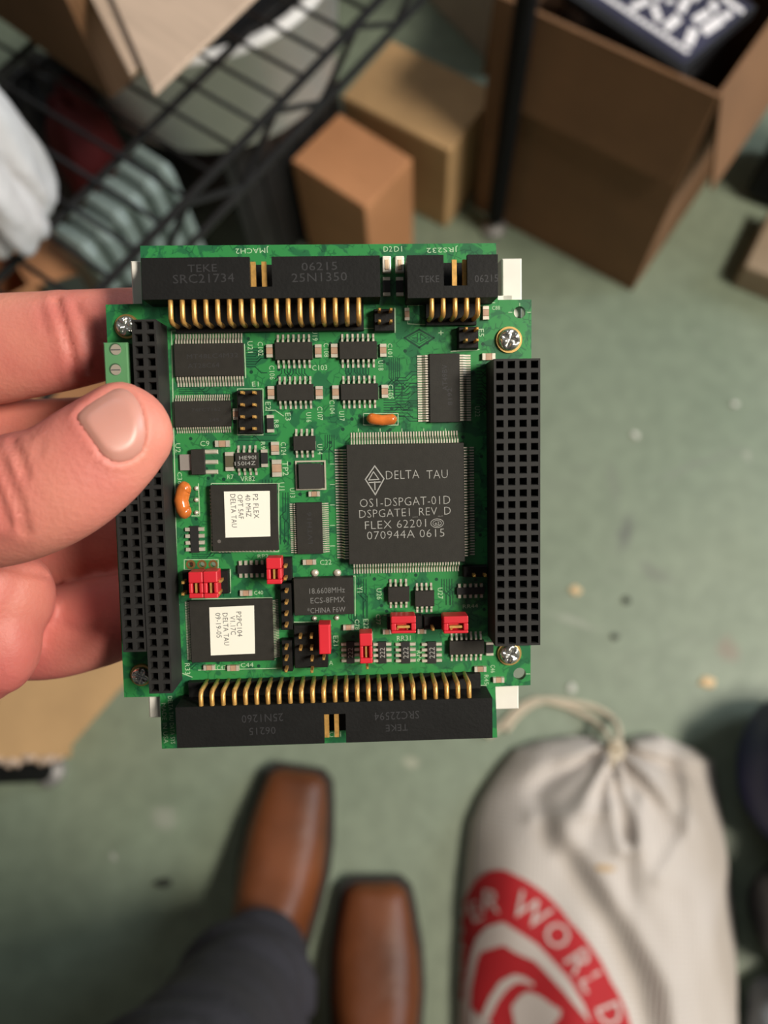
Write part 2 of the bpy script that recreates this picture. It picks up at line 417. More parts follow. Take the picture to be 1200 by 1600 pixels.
# translucent white plastic bag on the shelf
PLB = mat('white_plastic_film', (0.74, 0.76, 0.80), 0.28, bump=0.5, bscale=25, alpha=0.68, spec=0.6, var=0.08, scale=18)
c = wp(-32, 214, 0.66)
pb = MB()
def pbag(u, v):
    thh = u * 2 * math.pi
    r = 1 + 0.30 * (abs(math.sin(2.5 * thh + 1.1 * v + 0.4)) ** 0.5 - 0.7) + 0.16 * (abs(math.sin(4 * thh - 3 * v)) ** 0.5 - 0.7) + 0.03 * math.sin(11 * thh + 9 * v)
    prof = (0.72 + 0.28 * math.sin(math.pi * min(1, 0.12 + v * 0.9))) * (1.0 if v > 0.08 else 0.6 + 5 * v) * (1.0 if v < 0.86 else max(0.25, 1 - (v - 0.86) * 5))
    return (c[0] + 0.030 * r * prof * math.cos(thh) - 0.008, c[1] + 0.047 * r * prof * math.sin(thh), ZS + 0.008 + 0.13 * v + 0.012 * math.sin(2 * thh) * v)
pb.grid(pbag, 120, 26, wrap=True)
pbo = pb.build('plastic_bag', PLB, None, smooth=True)
b = MB(); b.box(c[0] - 0.026, c[1] - 0.026, ZS + 0.009, c[0] + 0.006, c[1] + 0.024, ZS + 0.085); b.build('bag_content', CARDP, pbo, bevel=0.002)
tag(pbo, 'crumpled white plastic bag on the wire shelf at the left edge', 'bag')

# white round tub with black lid, on a made-up crate that fills the dim area
GR = mat('dim_fill_black', (0.014, 0.014, 0.015), 0.5, var=0.3, scale=12)
tc_ = np.array([-0.256, 0.862])
cr = empty('dim_fill_crate', (tc_[0], tc_[1], 0), ra)
tag(cr, 'made-up black crate under the white tub, filling the dim area below the rack', 'crate')
b = MB(); b.box(-0.10, -0.085, 0, 0.135, 0.16, 0.285, 0.0); b.build('crate_shell', GR, cr, bevel=0.006)
b = MB(); b.box(-0.105, -0.09, 0.285, 0.14, 0.165, 0.305); b.build('crate_rim', GR, cr, bevel=0.004)
for k in range(6):
    b = MB(); b.box(-0.085 + k * 0.04, -0.089, 0.02, -0.077 + k * 0.04, -0.085, 0.27); b.build('rib', GR, cr)
tub = empty('round_tub', (tc_[0], tc_[1], 0.306)); tag(tub, 'white round plastic tub with black lid seen through the wire shelf', 'tub')
b = MB(); b.lathe((0, 0), [(0.148, 0.0), (0.155, 0.004), (0.170, 0.138), (0.177, 0.140), (0.178, 0.147), (0.172, 0.149), (0.168, 0.149)], 56)
b.build('tub_wall', mat('white_plastic', (0.86, 0.85, 0.84), 0.35, var=0.04), tub, smooth=True)
b = MB(); b.lathe((0, 0), [(0.167, 0.1492), (0.167, 0.1515), (0.155, 0.1515), (0.150, 0.1495), (0.02, 0.1495)], 48); b.build('lid', BLKP, tub)
for k in range(4):
    b = MB(); b.box(0.004 + k * 0.028, -0.10 + k * 0.042, 0.1496, 0.010 + k * 0.028, -0.075 + k * 0.042, 0.1506); b.build('lid_mark', mat('grey_mark', (0.16, 0.16, 0.17), 0.5), tub)

# ribbed grey-green container, black and red bag, open carton: all under the rack on the left
c = wp(232, 330, 0.30)
rb = empty('ribbed_container', (c[0] - 0.02, c[1] + 0.02, 0), ra); tag(rb, 'grey-green ribbed plastic container under the wire shelf', 'container')
GG = mat('grey_green_plastic', (0.16, 0.21, 0.20), 0.3, var=0.2, scale=25)
b = MB(); b.box(-0.11, -0.035, 0, 0.045, 0.012, 0.335); b.build('container_body', GG, rb, bevel=0.004)
rmesh = None
for k in range(6):
    x = -0.10 + k * 0.0265
    if rmesh is None:
        b = MB(); b.tube([(0, -0.040, 0.01), (0, -0.040, 0.333), (0, -0.036, 0.340), (0, 0.012, 0.342)], 0.0078, 8); rmesh = b.mesh('rib'); rmesh.materials.append(mat('pale_green_rib', (0.27, 0.34, 0.325), 0.3))
    o = put('rib', rmesh, None, rb); o.location.x = x
c = wp(120, 210, 0.33)
bk = empty('duffel_bag', (c[0] - 0.03, c[1] + 0.02, 0)); tag(bk, 'black bag with a dark red panel in the shade under the rack', 'bag')
blob('bag_body', (0, 0, 0.20), (0.062, 0.085, 0.20), BAGB, 11, 0.05, parent=bk)
blob('red_panel', (0.040, -0.030, 0.21), (0.036, 0.062, 0.185), mat('dark_red_cloth', (0.09, 0.003, 0.004), 0.8, bump=0.2), 12, 0.05, parent=bk)
g0, g1 = wp(0, 470, 0.30), wp(190, 405, 0.30)
a, w = ra - 0.35, 0.115
e = empty('low_carton', (g0[0] - 0.060, g0[1] - 0.045, 0), a); tag(e, 'brown open carton under the rack above the index finger', 'box', 'cardboard boxes')
D3 = 0.10; h3 = 0.30
for nm, q in (('front_panel', (0, 0, w, th)), ('rear_panel', (0, D3 - th, w, D3)), ('side_panel', (0, th, th, D3 - th)), ('side_panel', (w - th, th, w, D3 - th)), ('bottom_panel', (th, th, w - th, D3 - th))):
    b = MB(); b.box(q[0], q[1], 0, q[2], q[3], h3 if nm != 'bottom_panel' else th); b.build(nm, CARDO, e, bevel=0.001)
flap((w + 0.001, 0, h3), (w + 0.001, D3, h3), (1, 0, 0), 0.055, 20, CARDO)

# carton under the hand, torn upper edge
g = [wp(-15, 1182, 0.16), wp(92, 1178, 0.16), wp(205, 1080, 0.16)]
a, w = frame(g[0], g[1])
e = empty('torn_carton', (g[0][0], g[0][1], 0), a); tag(e, 'tan cardboard carton with a torn bright edge on the floor below the hand', 'box', 'cardboard boxes')
dd = 0.17
for nm, q in (('front_panel', (0, 0, w * .3, th)), ('side_panel', (0, th, th, dd)), ('side_panel', (w * .3 - th, th, w * .3, dd - th)), ('rear_panel', (0, dd - th, w * .3, dd)), ('bottom_panel', (th, th, w * .3 - th, dd - th))):
    b = MB(); b.box(q[0], q[1], 0, q[2], q[3], 0.155 if nm != 'bottom_panel' else th); b.build(nm, CARD, e, bevel=0.001)
b = MB(); V = []
n = 26
for k in range(n):
    x = w * k / (n - 1); y = -0.004 + 0.003 * math.sin(k * 1.7) + 0.002 * math.sin(k * 0.6); V.append((x, y))
V += [(w + 0.085, 0.095), (w + 0.03, dd), (0, dd)]
N_ = len(V)
b.add([(x, y, 0.156) for x, y in V] + [(x, y, 0.161) for x, y in V], [tuple(range(N_))[::-1], tuple(range(N_, 2 * N_))] + [(i, (i + 1) % N_, N_ + (i + 1) % N_, N_ + i) for i in range(N_)])
b.build('top_flap', CARD, e)
b = MB()
b.tube([(x, y - 0.001, 0.158 + 0.003 * math.sin(i)) for i, (x, y) in enumerate(V[:n])], [0.004 + 0.0018 * math.sin(i * 2.1) for i in range(n)], 7)
b.build('torn_edge', CARDP, e, smooth=True)

# right edge: low carton and dark suitcase
r0 = wp(1143, 447, 0.0)
e = closed_box('cardboard_box', 'grey-brown cardboard box at the right edge behind the green floor', (r0[0], r0[1]), (r0[0] + 0.17, r0[1] - 0.09), 0.13, 0.05, mat('dusty_cardboard', (0.27, 0.20, 0.13), 0.8, var=0.1))
su = empty('suitcase', (r0[0] + 0.065, r0[1] + 0.145, 0), -0.48); tag(su, 'black upright suitcase in the dark at the right edge', 'suitcase')
b = MB(); b.box(-0.035, 0, 0.012, 0.2, 0.12, 0.30); b.build('suitcase_shell', BLKP, su, bevel=0.01)
for x in (-0.02, 0.18):
    b = MB(); b.cyl((x, 0.06), 0.012, 0, 0.012, 14); b.build('foot', BLKP, su)
b = MB(); b.tube([(0.05, 0.06, 0.298), (0.05, 0.06, 0.325), (0.12, 0.06, 0.325), (0.12, 0.06, 0.298)], 0.006, 8); b.build('handle', BLKP, su)
# navy bag, black bag and grey cloth right of the sack
c = wp(1262, 1215, 0.05)
nb = blob('navy_bag', (c[0], c[1], 0.075), (0.085, 0.095, 0.075), mat('navy_cloth', (0.010, 0.013, 0.060), 0.6, bump=0.35, bscale=30), 21, 0.08, label='navy blue cloth bag at the right edge beside the white sack', cat='bag')
c = wp(1268, 1432, 0.05)
blob('black_pouch', (c[0], c[1], 0.065), (0.066, 0.068, 0.065), BAGB, 22, 0.06, label='black cloth pouch at the right edge below the navy bag', cat='bag')
c = wp(1246, 1602, 0.04)
blob('grey_cloth', (c[0], c[1], 0.035), (0.052, 0.048, 0.035), mat('grey_cloth', (0.13, 0.14, 0.15), 0.6, bump=0.5, bscale=40), 23, 0.10, label='crumpled grey cloth at the lower right corner', cat='cloth')

# debris on the floor
def chip_debris(px, py, r, m, name, label, cat, seed, h=0.004):
    c = wp(px, py); rnd = random.Random(seed); b = MB(); n = 9
    pts = [(c[0] + r[0] * rnd.uniform(0.75, 1.15) * math.cos(2 * math.pi * k / n), c[1] + r[1] * rnd.uniform(0.75, 1.15) * math.sin(2 * math.pi * k / n)) for k in range(n)]
    b.add([(x, y, 0.0002) for x, y in pts] + [(c[0] + (x - c[0]) * 0.7, c[1] + (y - c[1]) * 0.7, h) for x, y in pts],
          [tuple(range(n))[::-1], tuple(range(n, 2 * n))] + [(i, (i + 1) % n, n + (i + 1) % n, n + i) for i in range(n)])
    o = b.build(name, m, None, smooth=False); tag(o, label, cat, 'crumbs on the floor')
CH = mat('pale_chip', (0.70, 0.50, 0.28), 0.7); DK = mat('dark_crumb', (0.035, 0.04, 0.03), 0.8)
chip_debris(1105, 1066, (0.013, 0.008), CH, 'wood_chip', 'pale wood chip on the floor above the white sack', 'wood chip', 1)
chip_debris(898, 922, (0.009, 0.007), CH, 'wood_chip', 'small orange wood chip on the floor right of the circuit board', 'wood chip', 2)
chip_debris(893, 1075, (0.006, 0.008), mat('white_crumb', (0.6, 0.6, 0.54), 0.7), 'paint_flake', 'white paint flake on the floor above the drawstring', 'paint flake', 3)
chip_debris(992, 680, (0.007, 0.006), MATS['white_crumb'], 'paint_flake', 'white paint flake on the open floor right of the black socket strip', 'paint flake', 4)
chip_debris(1148, 632, (0.007, 0.005), MATS['white_crumb'], 'paint_flake', 'white paint flake on the floor near the right edge', 'paint flake', 8)
chip_debris(255, 1380, (0.012, 0.006), DK, 'dead_leaf', 'dark dead leaf scrap on the floor left of the brown boot', 'leaf', 5)
chip_debris(960, 995, (0.006, 0.005), DK, 'grit_crumb', 'dark grit crumb on the floor above the white sack', 'grit', 6)
chip_debris(978, 938, (0.007, 0.006), DK, 'grit_crumb', 'dark grit crumb on the floor right of the orange wood chip', 'grit', 7)

# ================================================================== WHITE DRAWSTRING SACK
def interp(x, xs, ys): return float(np.interp(x, xs, ys))
LY = [1165, 1180, 1210, 1250, 1290, 1350, 1420, 1500, 1600, 1900]
LX = [814, 800, 777, 752, 737, 731, 725, 722, 720, 705]
RX_Y = [1165, 1190, 1280, 1350, 1420, 1500, 1600, 1900]
RX = [1088, 1126, 1138, 1148, 1157, 1161, 1163, 1150]
TU = [-1, -0.75, -0.4, -0.1, 0.12, 0.3, 0.6, 1.0]
TP = [1168, 1156, 1149, 1151, 1172, 1152, 1144, 1168]
tie = wp(958, 1168, 0.05)
def seg_dist(P, poly, closed=False):
    n = len(poly); best = np.full(len(P), 1e9)
    for i in range(n if closed else n - 1):
        a_, b_ = np.array(poly[i], float), np.array(poly[(i + 1) % n], float); d = b_ - a_
        t = np.clip(((P - a_) @ d) / (d @ d), 0, 1); q = a_ + t[:, None] * d; best = np.minimum(best, np.hypot(*(P - q).T))
    return best
RIDGES = [([(868, 1290), (900, 1340), (960, 1420), (1020, 1520), (1040, 1620)], 0.011, 20), ([(880, 1335), (930, 1425), (975, 1515), (1000, 1620)], -0.010, 20),
          ([(945, 1190), (940, 1260), (950, 1318), (974, 1318), (988, 1250)], 0.009, 11), ([(958, 1235), (962, 1300)], -0.012, 11), ([(1045, 1185), (1050, 1255)], -0.011, 15),
          ([(1068, 1220), (1055, 1300), (1005, 1360)], 0.008, 11), ([(1040, 1400), (1062, 1500), (1090, 1620)], -0.008, 24), ([(828, 1275), (870, 1268), (938, 1262)], 0.007, 13), ([(845, 1310), (835, 1240), (860, 1200)], -0.006, 16)]
def sack(u, t):
    p0 = interp(u, TU, TP); py = p0 + (1880 - p0) * t ** 1.25
    l, r_ = interp(py, LY, LX), interp(py, RX_Y, RX)
    px = (l + r_) / 2 + u * (r_ - l) / 2
    q = wp(px, py, 0.035)
    side = max(0, 1 - abs(u) ** 2.3) ** 0.62
    end = min(1, t / 0.30) ** 0.5 * min(1, (1 - t) / 0.2) ** 0.5
    dx, dy = q[0] - tie[0], tie[1] - q[1]
    d = math.hypot(dx, dy); ph = math.atan2(dx, dy + 0.004)
    fold = 0.011 * math.sin(8.5 * ph + 1.0) * math.exp(-(d / 0.16) ** 2) * min(1, d / 0.025)
    fold += 0.0055 * math.sin(19 * ph + 0.5) * math.exp(-(d / 0.10) ** 2) * min(1, d / 0.02)
    fold += 0.006 * math.sin(34 * q[0] + 22 * q[1] + 1.2) * min(1, d / 0.15) + 0.004 * math.sin(58 * q[0] - 17 * q[1]) * min(1, d / 0.12)
    fold -= 0.010 * math.exp(-((dx * 0.93 + dy * 0.1 - 0.01) / 0.012) ** 2) * math.exp(-((dy - 0.12) / 0.06) ** 2)
    P_ = np.array([[px, py]])
    for pl, amp, wd in RIDGES: fold += amp * math.exp(-(seg_dist(P_, pl)[0] / wd) ** 2)
    z = 0.012 + 0.082 * side * end + fold * side * min(1, t / 0.04)
    return np.array([q[0], q[1], max(0.004, z)])
mb = MB(); nu, nv = 84, 96
mb.grid(lambda u, v: sack(u * 2 - 1, v), nu, nv)
n0 = len(mb.v)
bott = [(x, y, 0.001) for x, y, z in mb.v]
mb.v += bott
mb.f += [(n0 + a_, n0 + b_, n0 + c_, n0 + d_) for a_, b_, c_, d_ in [f[::-1] for f in list(mb.f)]]
rim = [i for i in range(nu)] + [j * nu + nu - 1 for j in range(1, nv)] + [(nv - 1) * nu + i for i in range(nu - 2, -1, -1)] + [j * nu for j in range(nv - 2, 0, -1)]
for k in range(len(rim)):
    a_, b_ = rim[k], rim[(k + 1) % len(rim)]; mb.f.append((a_, b_, n0 + b_, n0 + a_))
def weave_material():
    m = mat('white_woven_cloth', (0.555, 0.505, 0.465), 0.85, var=0.05, scale=9)
    nt = m.node_tree; N = nt.nodes.new; L = nt.links.new; p = nt.nodes['Principled BSDF']
    tc = nt.nodes['Texture Coordinate']
    h = []
    for rot in (0.1, 1.67):
        mp = N('ShaderNodeMapping'); mp.inputs['Rotation'].default_value = (0, 0, rot); L(tc.outputs['Object'], mp.inputs[0])
        w_ = N('ShaderNodeTexWave'); w_.inputs['Scale'].default_value = 62; w_.inputs['Distortion'].default_value = 0.6; L(mp.outputs[0], w_.inputs[0]); h.append(w_.outputs['Fac'])
    ad = N('ShaderNodeMath'); ad.operation = 'ADD'; L(h[0], ad.inputs[0]); L(h[1], ad.inputs[1])
    b = N('ShaderNodeBump'); b.inputs['Strength'].default_value = 0.35; b.inputs['Distance'].default_value = 0.003
    L(ad.outputs[0], b.inputs['Height']); L(b.outputs[0], p.inputs['Normal'])
    return m
WEAVE = weave_material()
sk = empty('drawstring_sack', tuple(wp(945, 1400, 0.0)))
tag(sk, 'white cloth drawstring sack with round red printed emblem on the floor', 'sack')
sko = Vector(sk.location)
def to_local(mb_, o): mb_.v = [(x - o.x, y - o.y, z - o.z) for x, y, z in mb_.v]
BV = BVHTree.FromPolygons([Vector(v) for v in mb.v], [f for f in mb.f])
to_local(mb, sko)
body = mb.build('sack_cloth', WEAVE, sk, smooth=True)
def on_sack(px, py, off=0.0008):
    d = Vector(ray(px, py)).normalized()
    h = BV.ray_cast(Vector(C0), d)
    return None if h[0] is None else h[0] + h[1] * off * (1 if h[1].dot(d) < 0 else -1)
def decal(name, quads_fn, nu_, nv_, m, off):
    b = MB(); idx = {}
    for j in range(nv_):
        for i in range(nu_):
            px, py = quads_fn(i / (nu_ - 1), j / (nv_ - 1)); h = on_sack(px, py, off)
            if h is not None: idx[(i, j)] = len(b.v); b.v.append(tuple(h - sko))
    for j in range(nv_ - 1):
        for i in range(nu_ - 1):
            k = [(i, j), (i + 1, j), (i + 1, j + 1), (i, j + 1)]
            if all(q in idx for q in k) and max((Vector(b.v[idx[k[0]]]) - Vector(b.v[idx[q]])).length for q in k[1:]) < 0.03: b.f.append(tuple(idx[q] for q in k))
    return b.build(name, m, body, smooth=True)
RED = mat('red_print', (0.40, 0.010, 0.016), 0.8, var=0.10, scale=30)
WPR = mat('white_print', (0.54, 0.48, 0.445), 0.85)
lc = (765, 1600)
edge = [(715, 1440), (742, 1378), (762, 1362), (785, 1358), (803, 1366), (850, 1395), (890, 1440), (925, 1482), (953, 1532), (984, 1600), (990, 1690), (940, 1790), (840, 1850), (720, 1850)]
ea = [math.atan2(-(y - lc[1]), x - lc[0]) for x, y in edge]; er = [math.hypot(x - lc[0], y - lc[1]) for x, y in edge]
od = sorted(zip(ea, er)); ea = [q[0] for q in od]; er = [q[1] for q in od]
def rdisc(u, v):
    th_ = -2.2 + u * 4.6; r = interp(th_, ea, er) * (0.02 + 0.98 * v); return lc[0] + r * math.cos(th_), lc[1] - r * math.sin(th_)
decal('red_emblem', rdisc, 90, 26, RED, 0.0012)
def band(outer, inner):
    ox, oy = zip(*outer); ix, iy = zip(*inner); so = np.linspace(0, 1, len(outer)); si = np.linspace(0, 1, len(inner))
    return lambda u, v: (interp(u, so, ox) * (1 - v) + interp(u, si, ix) * v, interp(u, so, oy) * (1 - v) + interp(u, si, iy) * v)
decal('white_ring', band([(724, 1600), (728, 1540), (738, 1490), (746, 1466), (762, 1448), (787, 1440), (810, 1455), (840, 1475), (890, 1530), (912, 1570), (922, 1596)],
                         [(736, 1598), (738, 1545), (746, 1505), (752, 1488), (768, 1482), (788, 1476), (806, 1488), (838, 1502), (882, 1550), (906, 1580), (919, 1594)]), 40, 5, WPR, 0.0020)
decal('white_arc', band([(752, 1590), (765, 1560), (782, 1533), (805, 1521), (822, 1526), (836, 1537)], [(764, 1596), (778, 1566), (792, 1546), (808, 1534), (820, 1535), (834, 1540)]), 20, 4, WPR, 0.0020)
decal('white_patch', band([(800, 1572), (812, 1556), (826, 1548), (846, 1556), (862, 1568), (878, 1578)], [(806, 1604), (812, 1612), (830, 1618), (846, 1616), (862, 1606), (876, 1588)]), 14, 8, WPR, 0.0020)
b = MB()
for ch, x, y, rot, hpx in (('W', 829, 1423, -33, 46), ('O', 871, 1461, -46, 44), ('R', 905, 1503, -55, 44), ('L', 925, 1534, -60, 42), ('D', 952, 1585, -68, 42), ('R', 770, 1408, -3, 40), ('E', 745, 1424, 22, 36)):
    V, Fc = text_geo(ch)
    lo, hi = V.min(0), V.max(0); c_ = (lo + hi) / 2; s_ = hpx / (hi - lo)[1] * 0.86; ca, sa = math.cos(math.radians(rot)), math.sin(math.radians(rot))
    P = []
    for v in V:
        X, Y = (v[0] - c_[0]) * s_ * 1.0, (v[1] - c_[1]) * s_
        h = on_sack(x + ca * X - sa * Y, y - (sa * X + ca * Y), 0.0022)
        P.append(None if h is None else tuple(h - sko))
    if all(p is not None for p in P): b.add(P, Fc)
b.build('emblem_lettering', WPR, body)
# stain, drawstring
decal('rust_stain', band([(930, 1352), (945, 1350), (962, 1356)], [(932, 1360), (948, 1363), (960, 1361)]), 8, 4, mat('rust_stain', (0.50, 0.36, 0.22), 0.9), 0.001)
CORD = mat('drawstring_cord', (0.58, 0.50, 0.38), 0.9, bump=0.4, bscale=300)
def cord(pts, r, name, parent, org):
    P = [wp(x, y, z) for x, y, z in pts]; out = []
    for i in range(len(P) - 1):
        p0, p1, p2, p3 = P[max(i - 1, 0)], P[i], P[i + 1], P[min(i + 2, len(P) - 1)]
        for k in range(6):
            t = k / 6; out.append(0.5 * (2 * p1 + (p2 - p0) * t + (2 * p0 - 5 * p1 + 4 * p2 - p3) * t * t + (-p0 + 3 * p1 - 3 * p2 + p3) * t ** 3))
    out.append(P[-1])
    b_ = MB(); b_.tube([tuple(np.array(q) - np.array(org)) for q in out], r, 8); return b_.build(name, CORD, parent, smooth=True)
cord([(958, 1182, 0.055), (950, 1152, 0.040), (930, 1128, 0.012), (895, 1108, 0.004), (860, 1096, 0.004), (835, 1094, 0.004), (808, 1108, 0.004), (782, 1135, 0.004), (760, 1150, 0.004)], 0.0040, 'drawstring', sk, sko)
cord([(962, 1180, 0.055), (967, 1148, 0.036), (958, 1124, 0.012), (930, 1106, 0.004), (890, 1097, 0.004), (850, 1094, 0.005), (815, 1112, 0.004), (790, 1142, 0.004)], 0.0040, 'drawstring', sk, sko)
cord([(952, 1172, 0.052), (957, 1162, 0.060), (966, 1163, 0.060), (971, 1175, 0.052), (962, 1184, 0.056), (953, 1178, 0.055), (952, 1172, 0.052)], 0.0052, 'tie_knot', sk, sko)
cord([(958, 1180, 0.060), (953, 1220, 0.062), (949, 1262, 0.082)], 0.0045, 'drawstring', sk, sko)

# ================================================================== PERSON: boots, trousers, hand
person = empty('person', (-0.12, -0.25, 0)); tag(person, 'person in dark trousers and brown boots holding up a circuit board', 'person')
PO = Vector(person.location)
LEA = mat('brown_leather', (0.135, 0.040, 0.012), 0.45, var=0.35, scale=12, bump=0.12, bscale=60, spec=0.5)
SOLE = mat('dark_sole', (0.012, 0.009, 0.007), 0.6)
def boot(toe, direc):
    """toe: floor point of the toe; direc: unit vector toe->heel"""
    d = Vector((direc[0], direc[1], 0)).normalized(); sx = Vector((-d.y, d.x, 0)); t0 = Vector((toe[0], toe[1], 0))
    S = [0, 0.012, 0.05, 0.12, 0.25, 0.38, 0.52, 0.66, 0.80, 0.92, 0.985, 1.0]
    Wd = [0.024, 0.034, 0.0385, 0.043, 0.050, 0.0515, 0.047, 0.040, 0.037, 0.036, 0.028, 0.018]
    Ht = [0.032, 0.044, 0.050, 0.056, 0.066, 0.080, 0.104, 0.125, 0.130, 0.128, 0.10, 0.08]
    Ln = 0.30; b_ = MB(); n = 22
    def fn(u, v):
        s = v; w_, h_ = interp(s, S, Wd), interp(s, S, Ht); q = math.pi * u
        cx = math.copysign(abs(math.cos(q)) ** 0.72, math.cos(q)); sz = math.sin(q) ** 0.72
        p = t0 + d * (s * Ln) + sx * (-w_ * cx * (1.0)) + Vector((0, 0, 0.018 + (h_ - 0.018) * sz)); return p - PO
    b_.grid(fn, n, 40)
    k = len(b_.v); b_.f.append(tuple(range(n))); b_.f.append(tuple(range(k - n, k))[::-1])
    e_ = b_.build('boot', LEA, person, smooth=True)
    b2_ = MB(); sl = []
    for i in range(28): s = i / 27; sl.append((s, interp(s, S, Wd) + 0.006))
    ring_ = [(s, w_) for s, w_ in sl] + [(s, -w_) for s, w_ in reversed(sl)]
    N1 = len(ring_)
    V = []
    for z in (0.0, 0.022):
        for s, w_ in ring_: V.append(t0 + d * (-0.006 + s * (Ln + 0.012)) + sx * w_ + Vector((0, 0, z)) - PO)
    b2_.add(V, [tuple(range(N1))[::-1], tuple(range(N1, 2 * N1))] + [(i, (i + 1) % N1, N1 + (i + 1) % N1, N1 + i) for i in range(N1)])
    b2_.build('sole', SOLE, e_)
    b3_ = MB(); c_ = t0 + d * (Ln * 0.76) - PO
    b3_.tube([c_ + Vector((0, 0, 0.08)), c_ + Vector((0, 0, 0.14)), c_ + Vector((0, 0, 0.24))], [0.046, 0.045, 0.050], 20); b3_.build('shaft', LEA, e_, smooth=True)
    return t0 + d * (Ln * 0.76)
tl = wp(471, 1203); la_ = boot(tl, (-0.13, -0.99))
tr = wp(589, 1374); ra_ = boot(tr, (0.02, -1.0))
def remesh_join(mb_, name, voxel, m, parent, smooth_it=6, post=None):
    me = mb_.mesh(name); o = bpy.data.objects.new(name, me); COL.objects.link(o)
    md = o.modifiers.new('r', 'REMESH'); md.mode = 'VOXEL'; md.voxel_size = voxel
    sm = o.modifiers.new('s', 'SMOOTH'); sm.iterations = smooth_it; sm.factor = 0.5
    dg = bpy.context.evaluated_depsgraph_get()
    me2 = bpy.data.meshes.new_from_object(o.evaluated_get(dg)); me2.name = name
    bpy.data.objects.remove(o); bpy.data.meshes.remove(me)
    if post: post(me2)
    me2.materials.clear(); me2.materials.append(m)
    return put(name, me2, None, parent, smooth=True)
def ell_tube(mb_, secs, n=24, sub=6, axis=None):
    """secs: (point, r_side, r_deep); the cross-section side axis lies across the path and across 'axis'"""
    P = [np.array(s[0], float) for s in secs]; A = np.array([s[1] for s in secs]); Dp = np.array([s[2] for s in secs])
    pts = []; ra2 = []; rd2 = []
    m = len(P)
    for i in range(m - 1):
        p0, p1, p2, p3 = P[max(i - 1, 0)], P[i], P[i + 1], P[min(i + 2, m - 1)]
        for k in range(sub):
            t = k / sub; pts.append(0.5 * (2 * p1 + (p2 - p0) * t + (2 * p0 - 5 * p1 + 4 * p2 - p3) * t * t + (-p0 + 3 * p1 - 3 * p2 + p3) * t ** 3))
            ra2.append(A[i] * (1 - t) + A[i + 1] * t); rd2.append(Dp[i] * (1 - t) + Dp[i + 1] * t)
    pts.append(P[-1]); ra2.append(A[-1]); rd2.append(Dp[-1])
    # rounded caps
    def cap(idx, sgn):
        t = pts[1] - pts[0] if idx == 0 else pts[-1] - pts[-2]; t /= np.linalg.norm(t)
        R0 = (ra2[idx] + rd2[idx]) / 2; out = []
        for a_ in (20, 40, 58, 72, 83):
            q = math.radians(a_); out.append((pts[idx] + sgn * t * R0 * math.sin(q), ra2[idx] * math.cos(q), rd2[idx] * math.cos(q)))
        return out
    s0 = cap(0, -1)[::-1]; s1 = cap(-1, 1)
    allp = [q[0] for q in s0] + pts + [q[0] for q in s1]; al = [q[1] for q in s0] + ra2 + [q[1] for q in s1]; dl = [q[2] for q in s0] + rd2 + [q[2] for q in s1]
    V = []; mm = len(allp)
    for i in range(mm):
        t = allp[min(i + 1, mm - 1)] - allp[max(i - 1, 0)]; t /= np.linalg.norm(t)
        s_ = np.cross(t, axis); s_ /= np.linalg.norm(s_); dd_ = np.cross(s_, t)
        for k in range(n):
            q = 2 * math.pi * k / n; V.append(allp[i] + s_ * al[i] * math.cos(q) + dd_ * dl[i] * math.sin(q))
    Fc = [tuple(range(n))[::-1], tuple(range((mm - 1) * n, mm * n))]
    for i in range(mm - 1):
        for k in range(n): Fc.append((i * n + k, i * n + (k + 1) % n, (i + 1) * n + (k + 1) % n, (i + 1) * n + k))
    mb_.add(V, Fc)
def rel(p): return np.array(p) - np.array(PO)
TR = mat('dark_trousers', (0.023, 0.022, 0.030), 0.85, var=0.15, scale=20, bump=0.25, bscale=180)
mb = MB(); AXY = np.array([0, 1.0, 0.05])
ell_tube(mb, [(rel((la_.x + 0.004, la_.y + 0.012, 0.135)), 0.064, 0.068), (rel((la_.x + 0.006, la_.y + 0.004, 0.22)), 0.066, 0.072), (rel((la_.x + 0.012, la_.y - 0.002, 0.34)), 0.068, 0.074), (rel((la_.x + 0.016, la_.y - 0.004, 0.46)), 0.072, 0.078), (rel((la_.x + 0.02, la_.y - 0.05, 0.66)), 0.085, 0.10), (rel((la_.x + 0.03, la_.y - 0.12, 0.90)), 0.10, 0.12)], axis=AXY)
ell_tube(mb, [(rel((ra_.x, ra_.y + 0.005, 0.135)), 0.070, 0.075), (rel((ra_.x + 0.005, ra_.y, 0.25)), 0.076, 0.085), (rel((ra_.x + 0.01, ra_.y + 0.01, 0.46)), 0.082, 0.090), (rel((ra_.x - 0.01, ra_.y - 0.02, 0.68)), 0.092, 0.105), (rel((ra_.x - 0.04, ra_.y - 0.03, 0.90)), 0.10, 0.12)], axis=AXY)
hipc = ((la_.x + ra_.x) / 2, (la_.y - 0.12 + ra_.y - 0.03) / 2)
ell_tube(mb, [(rel((hipc[0] - 0.06, hipc[1], 0.93)), 0.13, 0.11), (rel((hipc[0] + 0.06, hipc[1], 0.93)), 0.13, 0.11)], axis=np.array([0, 1.0, 0]))
def trouser_folds(me):
    for v in me.vertices:
        z = v.co.z; k = math.exp(-((z - 0.16) / 0.10) ** 2) + 0.6 * math.exp(-((z - 0.47) / 0.08) ** 2)
        an = math.atan2(v.co.y, v.co.x)
        v.co += v.normal * (0.007 * k * (math.sin(70 * z + 3 * an) + 0.6 * math.sin(120 * z - 4 * an + 1)))
remesh_join(mb, 'trousers', 0.009, TR, person, 5, trouser_folds)
